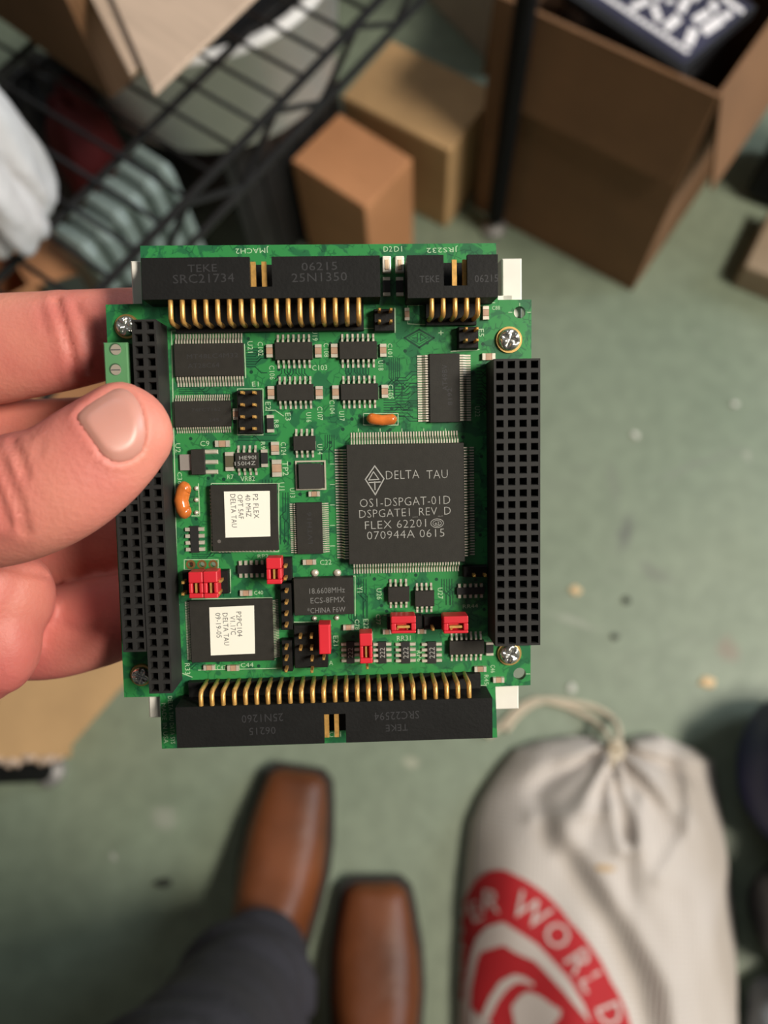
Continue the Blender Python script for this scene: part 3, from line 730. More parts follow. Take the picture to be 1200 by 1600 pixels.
# jacket: torso, shoulders and sleeves, behind and above the camera, added for shade
mb = MB(); FX = np.array([0, 1.0, 0]); hx, hy = hipc
ell_tube(mb, [(rel((hx, hy, 0.92)), 0.175, 0.125), (rel((hx, hy + 0.01, 1.08)), 0.172, 0.125), (rel((hx, hy + 0.02, 1.25)), 0.19, 0.13), (rel((hx, hy + 0.02, 1.37)), 0.185, 0.11), (rel((hx, hy + 0.03, 1.45)), 0.08, 0.07)], axis=FX)
el = cp(-1330, 1240, 0.256)
ell_tube(mb, [(rel((hx - 0.17, hy + 0.02, 1.37)), 0.068, 0.068), (rel((hx - 0.26, hy + 0.02, 1.14)), 0.058, 0.058), (rel((el[0] - 0.01, el[1] - 0.02, el[2])), 0.052, 0.052), (rel(cp(-900, 1030, 0.248)), 0.046, 0.046)], axis=np.array([0.3, 1.0, 0.3]))
ell_tube(mb, [(rel((hx + 0.17, hy + 0.02, 1.37)), 0.068, 0.068), (rel((hx + 0.26, hy + 0.01, 1.15)), 0.056, 0.056), (rel((hx + 0.20, hy + 0.16, 1.09)), 0.042, 0.042)], axis=np.array([0.3, 1.0, 0.3]))
remesh_join(mb, 'unseen_jacket', 0.010, mat('dark_jacket', (0.035, 0.036, 0.042), 0.85, bump=0.2, bscale=120), person, 6)

# ================================================================== CIRCUIT BOARD
U = 0.001
board = empty('circuit_board')
Rb = R @ np.array([b1, b2, b3]).T; Tb = C0 + R @ (BT * U)
board.matrix_world = Matrix([list(Rb[i]) + [Tb[i]] for i in range(3)] + [[0, 0, 0, 1]])
tag(board, 'green electronic circuit board with chips, gold-pin connectors and red jumpers held in a hand', 'circuit board')

def pcb_material():
    m = bpy.data.materials.new('green_solder_mask'); m.use_nodes = True; nt = m.node_tree
    N = nt.nodes.new; L = nt.links.new; p = nt.nodes['Principled BSDF']
    tc = N('ShaderNodeTexCoord'); mp = N('ShaderNodeMapping'); mp.inputs['Scale'].default_value = (1000, 1000, 1000); L(tc.outputs['Object'], mp.inputs[0])
    n1 = N('ShaderNodeTexNoise'); n1.inputs['Scale'].default_value = 0.21; n1.inputs['Detail'].default_value = 4; n1.inputs['Distortion'].default_value = 0.8; L(mp.outputs[0], n1.inputs[0])
    r1 = N('ShaderNodeValToRGB'); r1.color_ramp.elements[0].position = 0.45; r1.color_ramp.elements[1].position = 0.50
    r1.color_ramp.elements[0].color = (0.017, 0.132, 0.050, 1); r1.color_ramp.elements[1].color = (0.030, 0.230, 0.062, 1); L(n1.outputs['Fac'], r1.inputs[0])
    # fine routed detail: cells of darker clearance lines
    v = N('ShaderNodeTexVoronoi'); v.feature = 'DISTANCE_TO_EDGE'; v.distance = 'CHEBYCHEV' if False else v.distance; v.inputs['Scale'].default_value = 0.55; L(mp.outputs[0], v.inputs['Vector'])
    r2 = N('ShaderNodeValToRGB'); r2.color_ramp.elements[0].position = 0.03; r2.color_ramp.elements[1].position = 0.08
    r2.color_ramp.elements[0].color = (0.55, 0.62, 0.70, 1); r2.color_ramp.elements[1].color = (1, 1, 1, 1); L(v.outputs['Distance'], r2.inputs[0])
    n2 = N('ShaderNodeTexNoise'); n2.inputs['Scale'].default_value = 0.3; L(mp.outputs[0], n2.inputs[0])
    r3 = N('ShaderNodeValToRGB'); r3.color_ramp.elements[0].position = 0.50; r3.color_ramp.elements[1].position = 0.56; L(n2.outputs['Fac'], r3.inputs[0])
    x0 = N('ShaderNodeMix'); x0.data_type = 'RGBA'; L(r3.outputs[0], x0.inputs[0]); x0.inputs[6].default_value = (1, 1, 1, 1); L(r2.outputs[0], x0.inputs[7])
    x = N('ShaderNodeMix'); x.data_type = 'RGBA'; x.blend_type = 'MULTIPLY'; x.inputs[0].default_value = 1; L(r1.outputs[0], x.inputs[6]); L(x0.outputs[2], x.inputs[7])
    L(x.outputs[2], p.inputs['Base Color'])
    p.inputs['Roughness'].default_value = 0.33
    b = N('ShaderNodeBump'); b.inputs['Strength'].default_value = 0.12; b.inputs['Distance'].default_value = 0.0003; L(x.outputs[2], b.inputs['Height']); L(b.outputs[0], p.inputs['Normal'])
    return m
PCBM = pcb_material()
SILK = mat('white_silkscreen', (0.40, 0.56, 0.36), 0.6)
GOLD = mat('gold_pin', (0.74, 0.42, 0.12), 0.36, 0.55, var=0.2, scale=900)
TIN = mat('tinned_lead', (0.70, 0.65, 0.54), 0.38, 0.5, var=0.1, scale=500)
EPOX = mat('chip_epoxy', (0.024, 0.0225, 0.019), 0.6, spec=0.25, var=0.10, scale=600, bump=0.05, bscale=4000)
HOUS = mat('connector_black', (0.0085, 0.0085, 0.0082), 0.6, spec=0.2, var=0.15, scale=200, bump=0.05, bscale=1500)
HOUG = mat('socket_black', (0.020, 0.0195, 0.0185), 0.6, spec=0.25, var=0.15, scale=200)
HOLE = mat('socket_void', (0.004, 0.004, 0.004), 0.8)
CREAM = mat('ceramic_brown', (0.42, 0.27, 0.18), 0.4, var=0.15, scale=500)
REDP = mat('red_plastic', (0.62, 0.022, 0.035), 0.38, var=0.06, scale=100)
PRINT = mat('chip_print', (0.36, 0.36, 0.34), 0.7)
PRINTD = mat('moulded_mark', (0.022, 0.022, 0.024), 0.6)
INK = mat('black_ink', (0.09, 0.085, 0.08), 0.8)
PAPER = mat('paper_label', (0.86, 0.84, 0.74), 0.75)
LTRACE = mat('dark_mask_line', (0.006, 0.052, 0.026), 0.35)
def MM(): return MB(U)

# card with real mounting holes
def curve_plate(name, loops, z0, z1, m, parent):
    cu = bpy.data.curves.new(name, 'CURVE'); cu.dimensions = '2D'; cu.fill_mode = 'BOTH'; cu.extrude = (z1 - z0) / 2 * U
    for lp in loops:
        sp = cu.splines.new('POLY'); sp.points.add(len(lp) - 1); sp.use_cyclic_u = True
        for pt, q in zip(sp.points, lp): pt.co = (q[0] * U, q[1] * U, 0, 1)
    o = bpy.data.objects.new(name, cu); COL.objects.link(o)
    dg = bpy.context.evaluated_depsgraph_get(); me = bpy.data.meshes.new_from_object(o.evaluated_get(dg)); me.name = name
    bpy.data.objects.remove(o); bpy.data.curves.remove(cu)
    for v in me.vertices: v.co.z += (z0 + z1) / 2 * U
    me.materials.clear(); me.materials.append(m)
    return put(name, me, None, parent)
def circ(c, r, n=20): return [(c[0] + r * math.cos(2 * math.pi * k / n), c[1] + r * math.sin(2 * math.pi * k / n)) for k in range(n)]
out = [B(x, y) for x, y in [(165, 476), (222, 474.5), (219, 384), (775, 380), (778, 468.5), (830.5, 468), (829, 1070.5), (774, 1073), (777, 1152.5), (253, 1170), (250, 1088.5), (194, 1089.5)]]
holes = [circ(B(812, 488), 1.35), circ(B(812, 1053), 1.5)]
holes += [circ(B(x, 882), 0.6, 12) for x in (298, 315.5, 333)]
pcb = curve_plate('printed_circuit_card', [out] + holes, -1.6, 0.0, PCBM, board)

silk = MM(); trace = MM()
def line(mb_, pts, w, z=0.012):                        # flat printed line through board points
    for i in range(len(pts) - 1):
        a_, b_ = np.array(pts[i]), np.array(pts[i + 1]); d = b_ - a_; L_ = np.hypot(*d)
        if L_ < 1e-6: continue
        n = np.array([-d[1], d[0]]) / L_ * w / 2; e_ = d / L_ * w / 2
        mb_.add([(*(a_ - n - e_), z), (*(b_ - n + e_), z), (*(b_ + n + e_), z), (*(a_ + n - e_), z)], [(0, 1, 2, 3)])
def pline(mb_, pix, w=0.18, h=0.0, z=0.012): line(mb_, [B(x, y, h) for x, y in pix], w, z)
def prect(x0, y0, x1, y1, w=0.18): pline(silk, [(x0, y0), (x1, y0), (x1, y1), (x0, y1), (x0, y0)], w)
def stext(s, px, py, hpx, rot=0, wpx=None):
    c = B(px, py); k = 1 / 6.76
    add_text(silk, s, c[0], c[1], 0.014, width=wpx * k if wpx else None, height=hpx * k, rot=rot + 1.2)

# ------------------------------------------------------------------ chips
def lead_set(mb_, x0, y0, x1, y1, side, n, reach, h, w, margin):
    """gull-wing leads along one side of a body rectangle"""
    zs = h * 0.5; t = 0.14
    prof = [(-0.05, zs), (reach * 0.32, zs), (reach * 0.62, 0.10), (reach, 0.10)]
    for k in range(n):
        f = (k + 0.5) / n
        if side in 'tb': c = x0 + margin + (x1 - x0 - 2 * margin) * f
        else: c = y0 + margin + (y1 - y0 - 2 * margin) * f
        V = []
        for o_, z in prof:
            for dz in (0, t):
                for s in (-w / 2, w / 2):
                    if side == 't': V.append((c + s, y1 + o_, z + dz))
                    elif side == 'b': V.append((c + s, y0 - o_, z + dz))
                    elif side == 'l': V.append((x0 - o_, c + s, z + dz))
                    else: V.append((x1 + o_, c + s, z + dz))
        Fc = []
        for i in range(3):
            a_ = i * 4; Fc += [(a_, a_ + 1, a_ + 5, a_ + 4), (a_ + 2, a_ + 6, a_ + 7, a_ + 3), (a_, a_ + 4, a_ + 6, a_ + 2), (a_ + 1, a_ + 3, a_ + 7, a_ + 5)]
        Fc += [(0, 2, 3, 1), (12, 13, 15, 14)]
        mb_.add(V, Fc)
def chip(rect, h, sides, name='chip', reach=1.4, w=0.4, margin=0.2, m=None, silkbar=True):
    x0, y0, x1, y1 = Q(*rect, h)
    b_ = MM(); zc = h * 0.52
    b_.hexa([(x0 + .12, y0 + .12, 0.12), (x1 - .12, y0 + .12, 0.12), (x1 - .12, y1 - .12, 0.12), (x0 + .12, y1 - .12, 0.12)], [(x0, y0, zc), (x1, y0, zc), (x1, y1, zc), (x0, y1, zc)])
    b_.box(x0, y0, zc, x1, y1, h, 0.05, 0.08)
    o = b_.build(name, m or EPOX, board)
    if sides:
        l = MM()
        for sd, n in sides.items(): lead_set(l, x0, y0, x1, y1, sd, n, reach, h, w, margin)
        lo = l.build('leads', TIN, o); lo['kind'] = 'stuff'
    return o, (x0, y0, x1, y1)
def ctext(o, lines, h, m=PRINT, thin=0.0):
    b_ = MM()
    for s, px, py, wpx, hpx, rot in lines:
        c = B(px, py, h); k = (177.8 - h) / F
        add_text(b_, s, c[0], c[1], h + 0.015, width=wpx * k, height=hpx * k, rot=rot + 1.0, thin=thin)
    return b_.build('lettering', m, o)
# main square chip
dsp, r_ = chip((543, 693, 726, 880), 3.4, dict(t=40, b=40, l=40, r=40), reach=2.7, w=0.30, margin=0.9)
tx = MM()
def dl(pix, w=0.16): pline(tx, pix, w, 3.4, 3.42)
dl([(585.5, 728), (600, 748), (586.5, 773), (571, 749), (585.5, 728)], 0.26)
dl([(583.5, 737), (592, 749), (576, 750), (583.5, 737)], 0.2); dl([(577, 754), (594, 753)], 0.24); dl([(585.5, 753), (586, 765)], 0.24)
tx.build('lettering', PRINT, dsp)
ctext(dsp, [('DELTA', 629, 741.5, 52, 13, 0), ('TAU', 683, 741, 33, 13, 0), ('OS1-DSPGAT-01D', 633, 783.5, 142, 13, 0), ('DSPGATE1_REV_D', 633, 801.5, 144, 14.5, 0),
            ('FLEX 62201', 618, 819, 96, 12.5, 0), ('070944A 0615', 634, 834.5, 122, 12.5, 0)], 3.4, thin=-0.016)
tx = MM(); c = B(683, 817.5, 3.4)
for rr in (1.0, 0.66):
    cpts = [(c[0] + 1.45 * rr * math.cos(q * math.pi / 12), c[1] + rr * math.sin(q * math.pi / 12)) for q in range(25)]; line(tx, cpts, 0.15, 3.42)
add_text(tx, 'e2', c[0], c[1], 3.42, height=0.75)
tx.build('maker_mark', PRINT, dsp)
# memory chips
c1, _ = chip((272, 536, 381, 588), 1.3, dict(t=24, b=24), reach=2.2, w=0.34, margin=0.15)
ctext(c1, [('MT48LC4M32', 332, 556, 78, 7, 0), ('AT28C64', 318, 571, 48, 7, 0)], 1.3, PRINTD)
c2, _ = chip((272, 626, 361, 667), 1.2, dict(t=24, b=24), reach=1.35, w=0.24, margin=0.15)
ctext(c2, [('74FCT162', 322, 640, 44, 5, 0), ('245', 334, 656, 16, 5, 0)], 1.2, PRINTD)
c3, _ = chip((671, 552, 719, 660), 1.3, dict(l=27, r=27), reach=2.6, w=0.36, margin=0.2)
ctext(c3, [('AT49BV', 695, 590, 40, 8, 90), ('8192', 703, 620, 26, 7, 90)], 1.3, PRINTD)
c4, _ = chip((463, 785, 504, 866), 1.2, dict(l=24, r=24), reach=1.45, w=0.24, margin=0.15)
ctext(c4, [('LVTH16', 484, 825, 50, 7, 90)], 1.2, PRINTD)
# logic chips in four
for rc in ((429, 534, 488, 562), (530, 533, 589, 561), (432, 600, 490, 626), (532, 599, 591, 625), (702, 1001, 757, 1023)):
    chip(rc, 1.5, dict(t=7, b=7), reach=1.8, w=0.46, margin=0.15)
for rc in ((458, 681, 493, 704), (606, 917, 640, 941), (648, 923, 679, 948)):
    chip(rc, 1.5, dict(t=4, b=4), reach=1.6, w=0.48, margin=0.1)
v1, _ = chip((367, 707, 404, 732), 1.5, dict(t=4, b=4), reach=1.6, w=0.5, margin=0.1)
ctext(v1, [('HE90I', 387, 715, 26, 6, 0), ('150I4Z', 383, 724, 32, 6, 0)], 1.5)
# labelled square chips
s1, _ = chip((330, 757, 434, 861), 2.2, dict(b=17, l=17), reach=0.5, w=0.42, margin=0.9)
s2, _ = chip((297, 937, 427, 1034), 1.5, dict(l=36, r=36), reach=1.2, w=0.15, margin=0.4)
def sticker(parent, q, h, lines):
    P = [B(x, y, h) for x, y in q]; b_ = MM(); b_.add([(*p, h + 0.004) for p in P] + [(*p, h + 0.09) for p in P], [(0, 1, 2, 3), (4, 5, 6, 7), (0, 1, 5, 4), (1, 2, 6, 5), (2, 3, 7, 6), (3, 0, 4, 7)])
    o = b_.build('paper_label', PAPER, parent)
    b_ = MM()
    for s, px, py, ln, hg in lines:
        c_ = B(px, py, h); k = (177.8 - h) / F; add_text(b_, s, c_[0], c_[1], h + 0.1, width=ln * k, height=hg * k, rot=-89)
    b_.build('label_lettering', INK, parent)
sticker(s1, [(350, 768), (421.5, 767), (422.5, 838), (352.5, 840)], 2.2, [('P2 FLEX', 400, 791, 38, 8, ), ('40 MHZ', 388, 790, 35, 8), ('OPT 5AF', 376, 792, 38, 8), ('DELTA TAU', 365, 798, 52, 8)])
sticker(s2, [(327, 949, ), (397, 946), (398.5, 1021), (329.5, 1024)], 1.5, [('P2PC104', 374, 975, 40, 8), ('V1.17C', 364, 977, 30, 8), ('DELTA TAU', 353, 983, 52, 8), ('09-19-05', 341.5, 977, 40, 8)])
b_ = MM(); c = B(342.5, 846, 2.2); b_.cyl(c, 0.42, 2.2, 2.21, 12); b_.build('corner_dot', mat('dimple_grey', (0.12, 0.11, 0.10), 0.5), s1)
# crystal can, square module, regulator
y1_, _ = chip((459, 903, 553, 961), 3.2, None, name='crystal_oscillator')
ctext(y1_, [('18.6608MHz', 511, 922.5, 56, 9, 0), ('ECS-8FMX', 512, 937.5, 54, 9, 0), ('*CHINA F6W', 510, 953, 60, 9, 0)], 3.2, mat('dim_print', (0.16, 0.16, 0.155), 0.7))
def solder(px, py, r, parent=None, sx=1.0):
    c_ = B(px, py); b_ = MM(); b_.lathe((0, 0), [(r, 0), (r * 0.9, 0.3), (r * 0.55, 0.55), (r * 0.15, 0.65)], 12)
    b_.v = [(x * sx + c_[0], y + c_[1], z) for x, y, z in b_.v]; return b_.build('solder_joint', TIN, parent or board, smooth=True)
for p_ in ((492, 895), (527, 895), (491, 966), (526, 965)): solder(*p_, 0.95 if p_[1] < 900 else 0.65)
md, _ = chip((466, 724, 502, 764), 1.6, None, name='square_module', m=mat('grey_glass', (0.05, 0.048, 0.045), 0.15))
x0, y0, x1, y1 = Q(462, 719.5, 509.5, 765.5); b_ = MM()
for q in ((x0, y0, x1, y0 + .35), (x0, y1 - .35, x1, y1), (x0, y0 + .35, x0 + .35, y1 - .35), (x1 - .35, y0 + .35, x1, y1 - .35)): b_.box(q[0], q[1], 0.0, q[2], q[3], 0.5)
b_.build('frame', mat('pale_frame', (0.45, 0.42, 0.33), 0.4), md)
b_ = MM(); x0, y0, x1, y1 = Q(499, 726, 506, 762, 0.6); b_.box(x0, y0, 0.0, x1, y1, 0.6); b_.build('side_strip', mat('grey_glass', (0, 0, 0)), md)
rg, (x0, y0, x1, y1) = chip((298, 702, 320, 742), 1.6, None, name='voltage_regulator')
b_ = MM(); a_ = Q(281, 710, 299, 735, 0.8); b_.box(a_[0], a_[1], 0.0, a_[2], a_[3], 0.8); b_.build('heat_tab', mat('grey_tab', (0.42, 0.38, 0.35), 0.4, 0.5), rg)
for py in (706, 722, 737.5): b_ = MM(); q = Q(319, py - 3.5, 341, py + 3.5); b_.box(q[0], q[1], 0.02, q[2], q[3], 0.35, 0.25); b_.build('lead', TIN, rg)

# ------------------------------------------------------------------ small surface parts
def smd(x0, y0, x1, y1, m=CREAM, h=0.85, vert=None, name='chip_capacitor', ends=0.27):
    q = Q(x0, y0, x1, y1, h * 0.6); vert = (y1 - y0) > (x1 - x0) if vert is None else vert
    b_ = MM(); e = ends
    if vert:
        l_ = (q[3] - q[1]) * e; b_.box(q[0] + .03, q[1] + l_, 0.02, q[2] - .03, q[3] - l_, h, 0.02)
        E_ = [(q[0], q[1], q[2], q[1] + l_), (q[0], q[3] - l_, q[2], q[3])]
    else:
        l_ = (q[2] - q[0]) * e; b_.box(q[0] + l_, q[1] + .03, 0.02, q[2] - l_, q[3] - .03, h, 0.02)
        E_ = [(q[0], q[1], q[0] + l_, q[3]), (q[2] - l_, q[1], q[2], q[3])]
    o = b_.build(name, m, board)
    for q2 in E_:
        t_ = MM(); t_.box(q2[0], q2[1], 0.0, q2[2], q2[3], h + .03, 0.05); t_.build('end_cap', TIN, o)
    return o
for rc in ((416, 538, 426.5, 559), (492, 538, 502.5, 559), (517, 537, 528, 559), (593.5, 537, 604, 558), (418, 603, 429, 624), (493, 603, 504.5, 624), (519, 602, 530, 624), (596, 601, 606.5, 622),
           (364, 638, 373, 656), (336, 688, 359, 698.5), (423.5, 690, 436, 711), (425, 718, 440, 745), (482, 767.5, 500, 776), (473, 874, 494, 882.5), (536, 976, 553.5, 984.5),
           (598, 983, 612, 991), (652, 982, 666, 990), (632, 481, 640, 501), (754, 478, 764, 500), (753, 552, 774, 563), (741, 1041, 760, 1049.5), (770, 1058, 788, 1066.5), (318, 1039, 336, 1047), (355, 1039, 374, 1048), (375, 922, 394, 931)):
    smd(*rc)
RES = mat('resistor_black', (0.02, 0.02, 0.02), 0.4); OLIVE = mat('resistor_olive', (0.10, 0.09, 0.05), 0.45)
for rc in ((417, 648, 428, 676), (408, 702, 418.5, 730), (759, 1003, 771, 1024)): smd(*rc, m=RES, name='chip_resistor', ends=0.2)
smd(352, 706, 366, 736, m=OLIVE, name='chip_resistor', ends=0.22)
# indicator lamps with their resistors
LEDM = mat('led_clear', (0.80, 0.76, 0.66), 0.15, spec=0.7)
for x in (597, 617.5):
    q = Q(x, 399, x + 14.5, 426, 1.2); b_ = MM(); b_.box(q[0], q[1], 0.0, q[2], q[3], 1.2, 0.1); o = b_.build('indicator_lamp', LEDM, board, bevel=0.0002)
    b_ = MM(); b_.box(q[0] + .55, q[1] + .6, 1.2, q[2] - .55, q[3] - .9, 1.4, 0.15); b_.build('lens', mat('led_core', (0.70, 0.52, 0.34), 0.3), o)
    smd(x + 1, 433, x + 13, 463, m=RES, name='chip_resistor', ends=0.2)
# resistor arrays
def array(rc, n, vert, mark=None, h=0.8):
    q = Q(*rc, h); b_ = MM(); l_ = MM()
    if vert:
        w_ = (q[2] - q[0]); b_.box(q[0] + w_ * .28, q[1], 0.05, q[2] - w_ * .28, q[3], h, 0.03)
        for k in range(n):
            y = q[1] + (q[3] - q[1]) * (k + .5) / n; d = (q[3] - q[1]) / n * .3
            for s in ((q[0], q[0] + w_ * .34), (q[2] - w_ * .34, q[2])): l_.box(s[0], y - d, 0, s[1], y + d, h * .8, 0.08)
    else:
        w_ = (q[3] - q[1]); b_.box(q[0], q[1] + w_ * .25, 0.05, q[2], q[3] - w_ * .25, h, 0.03)
        for k in range(n):
            x = q[0] + (q[2] - q[0]) * (k + .5) / n; d = (q[2] - q[0]) / n * .28
            for s in ((q[1], q[1] + w_ * .3), (q[3] - w_ * .3, q[3])): l_.box(x - d, s[0], 0, x + d, s[1], h * .8, 0.06)
    o = b_.build('resistor_array', RES, board); lo = l_.build('terminals', TIN, o); lo['kind'] = 'stuff'
    if mark:
        t_ = MM(); add_text(t_, mark, (q[0] + q[2]) / 2, (q[1] + q[3]) / 2, h + .015, height=(q[2] - q[0]) * .26, rot=90); t_.build('lettering', PRINT, o)
for rc in ((533, 1003, 562, 1037), (583, 1003, 612, 1037), (618, 1003, 650, 1037), (659, 1003, 691, 1037)): array(rc, 4, True, '222')
array((289, 822, 319, 864), 4, True)
array((371, 876, 414, 903), 5, False); array((714, 912, 757, 935), 5, False)
# orange dipped capacitors: bean bodies
def bean(pix, r, hz, name='dipped_capacitor'):
    P = []
    n = 14
    for k in range(n + 1):
        t = k / n; x = np.interp(t, np.linspace(0, 1, len(pix)), [p[0] for p in pix]); y = np.interp(t, np.linspace(0, 1, len(pix)), [p[1] for p in pix]); P.append((*B(x, y, hz), hz))
    rr = [r * (0.35 if k in (0, n) else 0.8 if k in (1, n - 1) else 1.0) for k in range(n + 1)]
    b_ = MM(); b_.tube(P, rr, 14); return b_.build(name, mat('orange_dip', (0.60, 0.16, 0.028), 0.22, var=0.25, scale=400, coat=0.5), board, smooth=True)
bean([(573, 652), (584, 655), (597, 656.5), (609, 655.5), (620, 654)], 1.25, 2.2)
o = bean([(297, 759), (287, 764), (283, 782), (287, 799), (298, 803)], 1.65, 2.6)
for py in (763, 781, 801): solder(307, py, 0.6)

# ------------------------------------------------------------------ pin headers and red jumpers
def pin_obj(px, py, h, parent, base=0.0, r=0.31):
    c_ = B(px, py, h); b_ = MM(); b_.box(c_[0] - r, c_[1] - r, base, c_[0] + r, c_[1] + r, h - .25); b_.box(c_[0] - r, c_[1] - r, h - .25, c_[0] + r, c_[1] + r, h, 0.14)
    return b_.build('pin', GOLD, parent)
def pin_header(base_rect, pins, hb=2.4, hp=6.0):
    q = Q(*base_rect, hb); b_ = MM(); b_.box(q[0], q[1], 0, q[2], q[3], hb, 0.08, 0.15); o = b_.build('pin_header', HOUS, board)
    for p_ in pins: pin_obj(*p_, hp, o, 0.5)
    return o
hd = pin_header((371, 609, 409, 678), [(x, y) for x in (377, 396) for y in (613, 632, 651, 669.5)])
pin_header((584, 482, 617, 518), [(x, y) for x in (593, 611) for y in (483, 501)])
pin_header((716, 510, 748, 545), [(x, y) for x in (729, 746) for y in (513, 531)])
pin_header((285, 892, 357, 929), [(285, 911), (285, 929), (343, 909), (341, 927), (304, 910), (323, 910), (304, 928), (322, 928)])
pin_header((418, 872, 456, 908), [(445, 886), (445, 905), (425, 887), (425, 906)])
pin_header((438, 911, 457, 985), [(446.5, y) for y in (925, 943, 961, 979)])
pin_header((440, 1000, 457, 1050), [(446.5, y) for y in (1014, 1031.5, 1049)])
pin_header((459, 976, 512, 1044), [(468.5, 997), (486, 996.5), (469, 1015.5), (486.5, 1015), (487, 1032), (487, 1050), (505.5, 1030)])
pin_header((563, 990, 581, 1030), [(574, 1044)])
pin_header((605, 962, 660, 984), [(621, 984), (637, 983)])
pin_header((662, 962, 730, 984), [(677, 984), (705, 984), (722, 984)])
pin_header((724, 884, 762, 902), [(742, 900), (759, 900)], 1.8, 4.2)
def shunt(rc, vert, h=7.2, h0=2.5, slot=True, pins=()):
    q = Q(*rc, h); b_ = MM(); t_ = 0.55
    x0, y0, x1, y1 = q
    if not slot: b_.box(x0, y0, h0, x1, y1, h, 0.05, 0.2)
    else:                                                    # shell with an open top showing the clip
        ix0, iy0, ix1, iy1 = (x0 + (x1 - x0) * .27, y0 + (y1 - y0) * .18, x1 - (x1 - x0) * .27, y1 - (y1 - y0) * .42) if vert else (x0 + (x1 - x0) * .2, y0 + (y1 - y0) * .16, x1 - (x1 - x0) * .2, y1 - (y1 - y0) * .42)
        for s in ((x0, y0, x1, iy0), (x0, iy1, x1, y1), (x0, iy0, ix0, iy1), (ix1, iy0, x1, iy1)): b_.box(s[0], s[1], h0, s[2], s[3], h)
        b_.box(ix0, iy0, h0, ix1, iy1, h - 1.6)
    o = b_.build('jumper_shunt', REDP, board, bevel=0.00025); o['label'] = 'red plastic jumper'
    if slot:
        c_ = MM(); m_ = (ix0 + ix1) / 2, (iy0 + iy1) / 2; a_, d_ = (ix1 - ix0) * (.14 if vert else .42), (iy1 - iy0) * (.46 if vert else .16)
        c_.box(m_[0] - a_, m_[1] - d_, h - 1.6, m_[0] + a_, m_[1] + d_, h - .3); c_.build('metal_clip', GOLD, o)
    return o
shunt((294.5, 894, 317, 935), True); shunt((317.5, 893, 340, 935), True)
shunt((416, 872, 440, 913), True); shunt((562, 990, 582, 1037), True)
shunt((497.5, 976, 516.5, 1023), True, slot=False)
shunt((611, 963, 650, 990), False); shunt((693, 963, 732, 990), False)

# ------------------------------------------------------------------ right-angle box headers
def box_header(x0, x1, yo, yi, notch, pin_xs, key_xs, inner, hh_=9.0, low=(None, None), up=1):
    """yo/yi pixel rows of the outer and inner edge of the shroud top; up=1 when the opening faces image top"""
    hh_ = float(hh_); q = Q(x0, min(yo, yi), x1, max(yo, yi), hh_)
    X0, X1 = q[0], q[2]; Yo, Yi = (q[3], q[1]) if up == 1 else (q[1], q[3])
    nx0, nx1 = B(notch[0], yo, hh_)[0], B(notch[1], yo, hh_)[0]
    sg = 1 if up == 1 else -1
    Yb = Yi + sg * (abs(Yo - Yi) * 0.28)                      # the back block
    o_ = MM()
    def bx(xa, ya, za, xb, yb, zb, **k): o_.box(min(xa, xb), min(ya, yb), za, max(xa, xb), max(ya, yb), zb, **k)
    bx(X0, Yi, 0.3, X1, Yb, hh_)
    bx(X0, Yb, 0.3, X1, Yo, 1.5)                             # lower wall
    bx(X0, Yb, 1.5, X0 + 1.2, Yo, hh_); bx(X1 - 1.2, Yb, 1.5, X1, Yo, hh_)
    bx(X0 + 1.2, Yb, hh_ - 1.3, nx0, Yo, hh_); bx(nx1, Yb, hh_ - 1.3, X1 - 1.2, Yo, hh_)
    o = o_.build('box_header', HOUS, board)
    zp = 8.2
    yin = B(600, inner[0], zp)[1]; yf = B(600, inner[1], 0)[1]
    for px in pin_xs:
        xx = B(px, (yi + inner[0]) / 2, zp)[0]
        t_ = MM(); r = 0.34
        P = [(xx, Yb, zp), (xx, yin + sg * 0.9, zp), (xx, yin + sg * 0.25, zp - 0.35), (xx, yin, zp - 1.1), (xx, yin, 0.0)]
        t_.tube(P, [r * 1.6] * len(P), 10); t_.build('pin', GOLD, o, smooth=True)
    for px in key_xs:                                        # contacts seen in the key slot
        xx = B(px, (yo + yi) / 2, 7.0)[0]; t_ = MM(); ye = Yo - sg * 0.6
        t_.box(xx - .52, min(Yb, ye), 6.2, xx + .52, max(Yb, ye), 7.1); t_.build('contact', GOLD, o)
    bs = MM(); yl = B(600, inner[1] + (6 if up == 1 else -6), 2.2)[1]
    bs.box(X0 + (low[0] or 3), min(yl, Yi), 0, X1 - (low[1] or 3), max(yl, Yi), 2.0); bs.build('pin_shade_block', HOUS, o)  # black block added to stand in for the shade under the pins
    return o
h1 = box_header(221, 594, 401, 466, (389.5, 424), [266.7 + 18.36 * k for k in range(17)], (396, 413), (500, 509), low=(5.2, 3.6))
h2_ = box_header(636.5, 778, 398, 465, (693, 730), [674.5, 692.5, 711, 729, 746.5], (710, 726.5), (494, 503), low=(4.6, 3.6))
h3_ = box_header(275, 769.5, 1161, 1098, (507, 541), [313.5 + 17.48 * k for k in range(25)], (510.5, 526), (1073, 1064), low=(1.5, 1.5), up=-1)
ctext(h1, [('TEKE', 316, 419, 44, 11, 0), ('SRC21734', 318, 435, 92, 13, 0)], 9.0, PRINTD)
ctext(h1, [('06215', 499, 416, 54, 12, 0), ('25N1350', 499, 433, 84, 13, 0)], 9.0, PRINTD)
ctext(h2_, [('TEKE', 671, 436, 30, 10, 0)], 9.0, PRINTD)
ctext(h2_, [('06215', 760, 435, 36, 11, 0)], 9.0, PRINTD)
ctext(h3_, [('25N1260', 410, 1122, 66, 13, 180), ('06215', 410, 1142, 42, 12, 180)], 9.0, PRINTD)
ctext(h3_, [('SRC22594', 620, 1118, 72, 13, 180), ('TEKE', 620, 1137, 36, 11, 180)], 9.0, PRINTD)

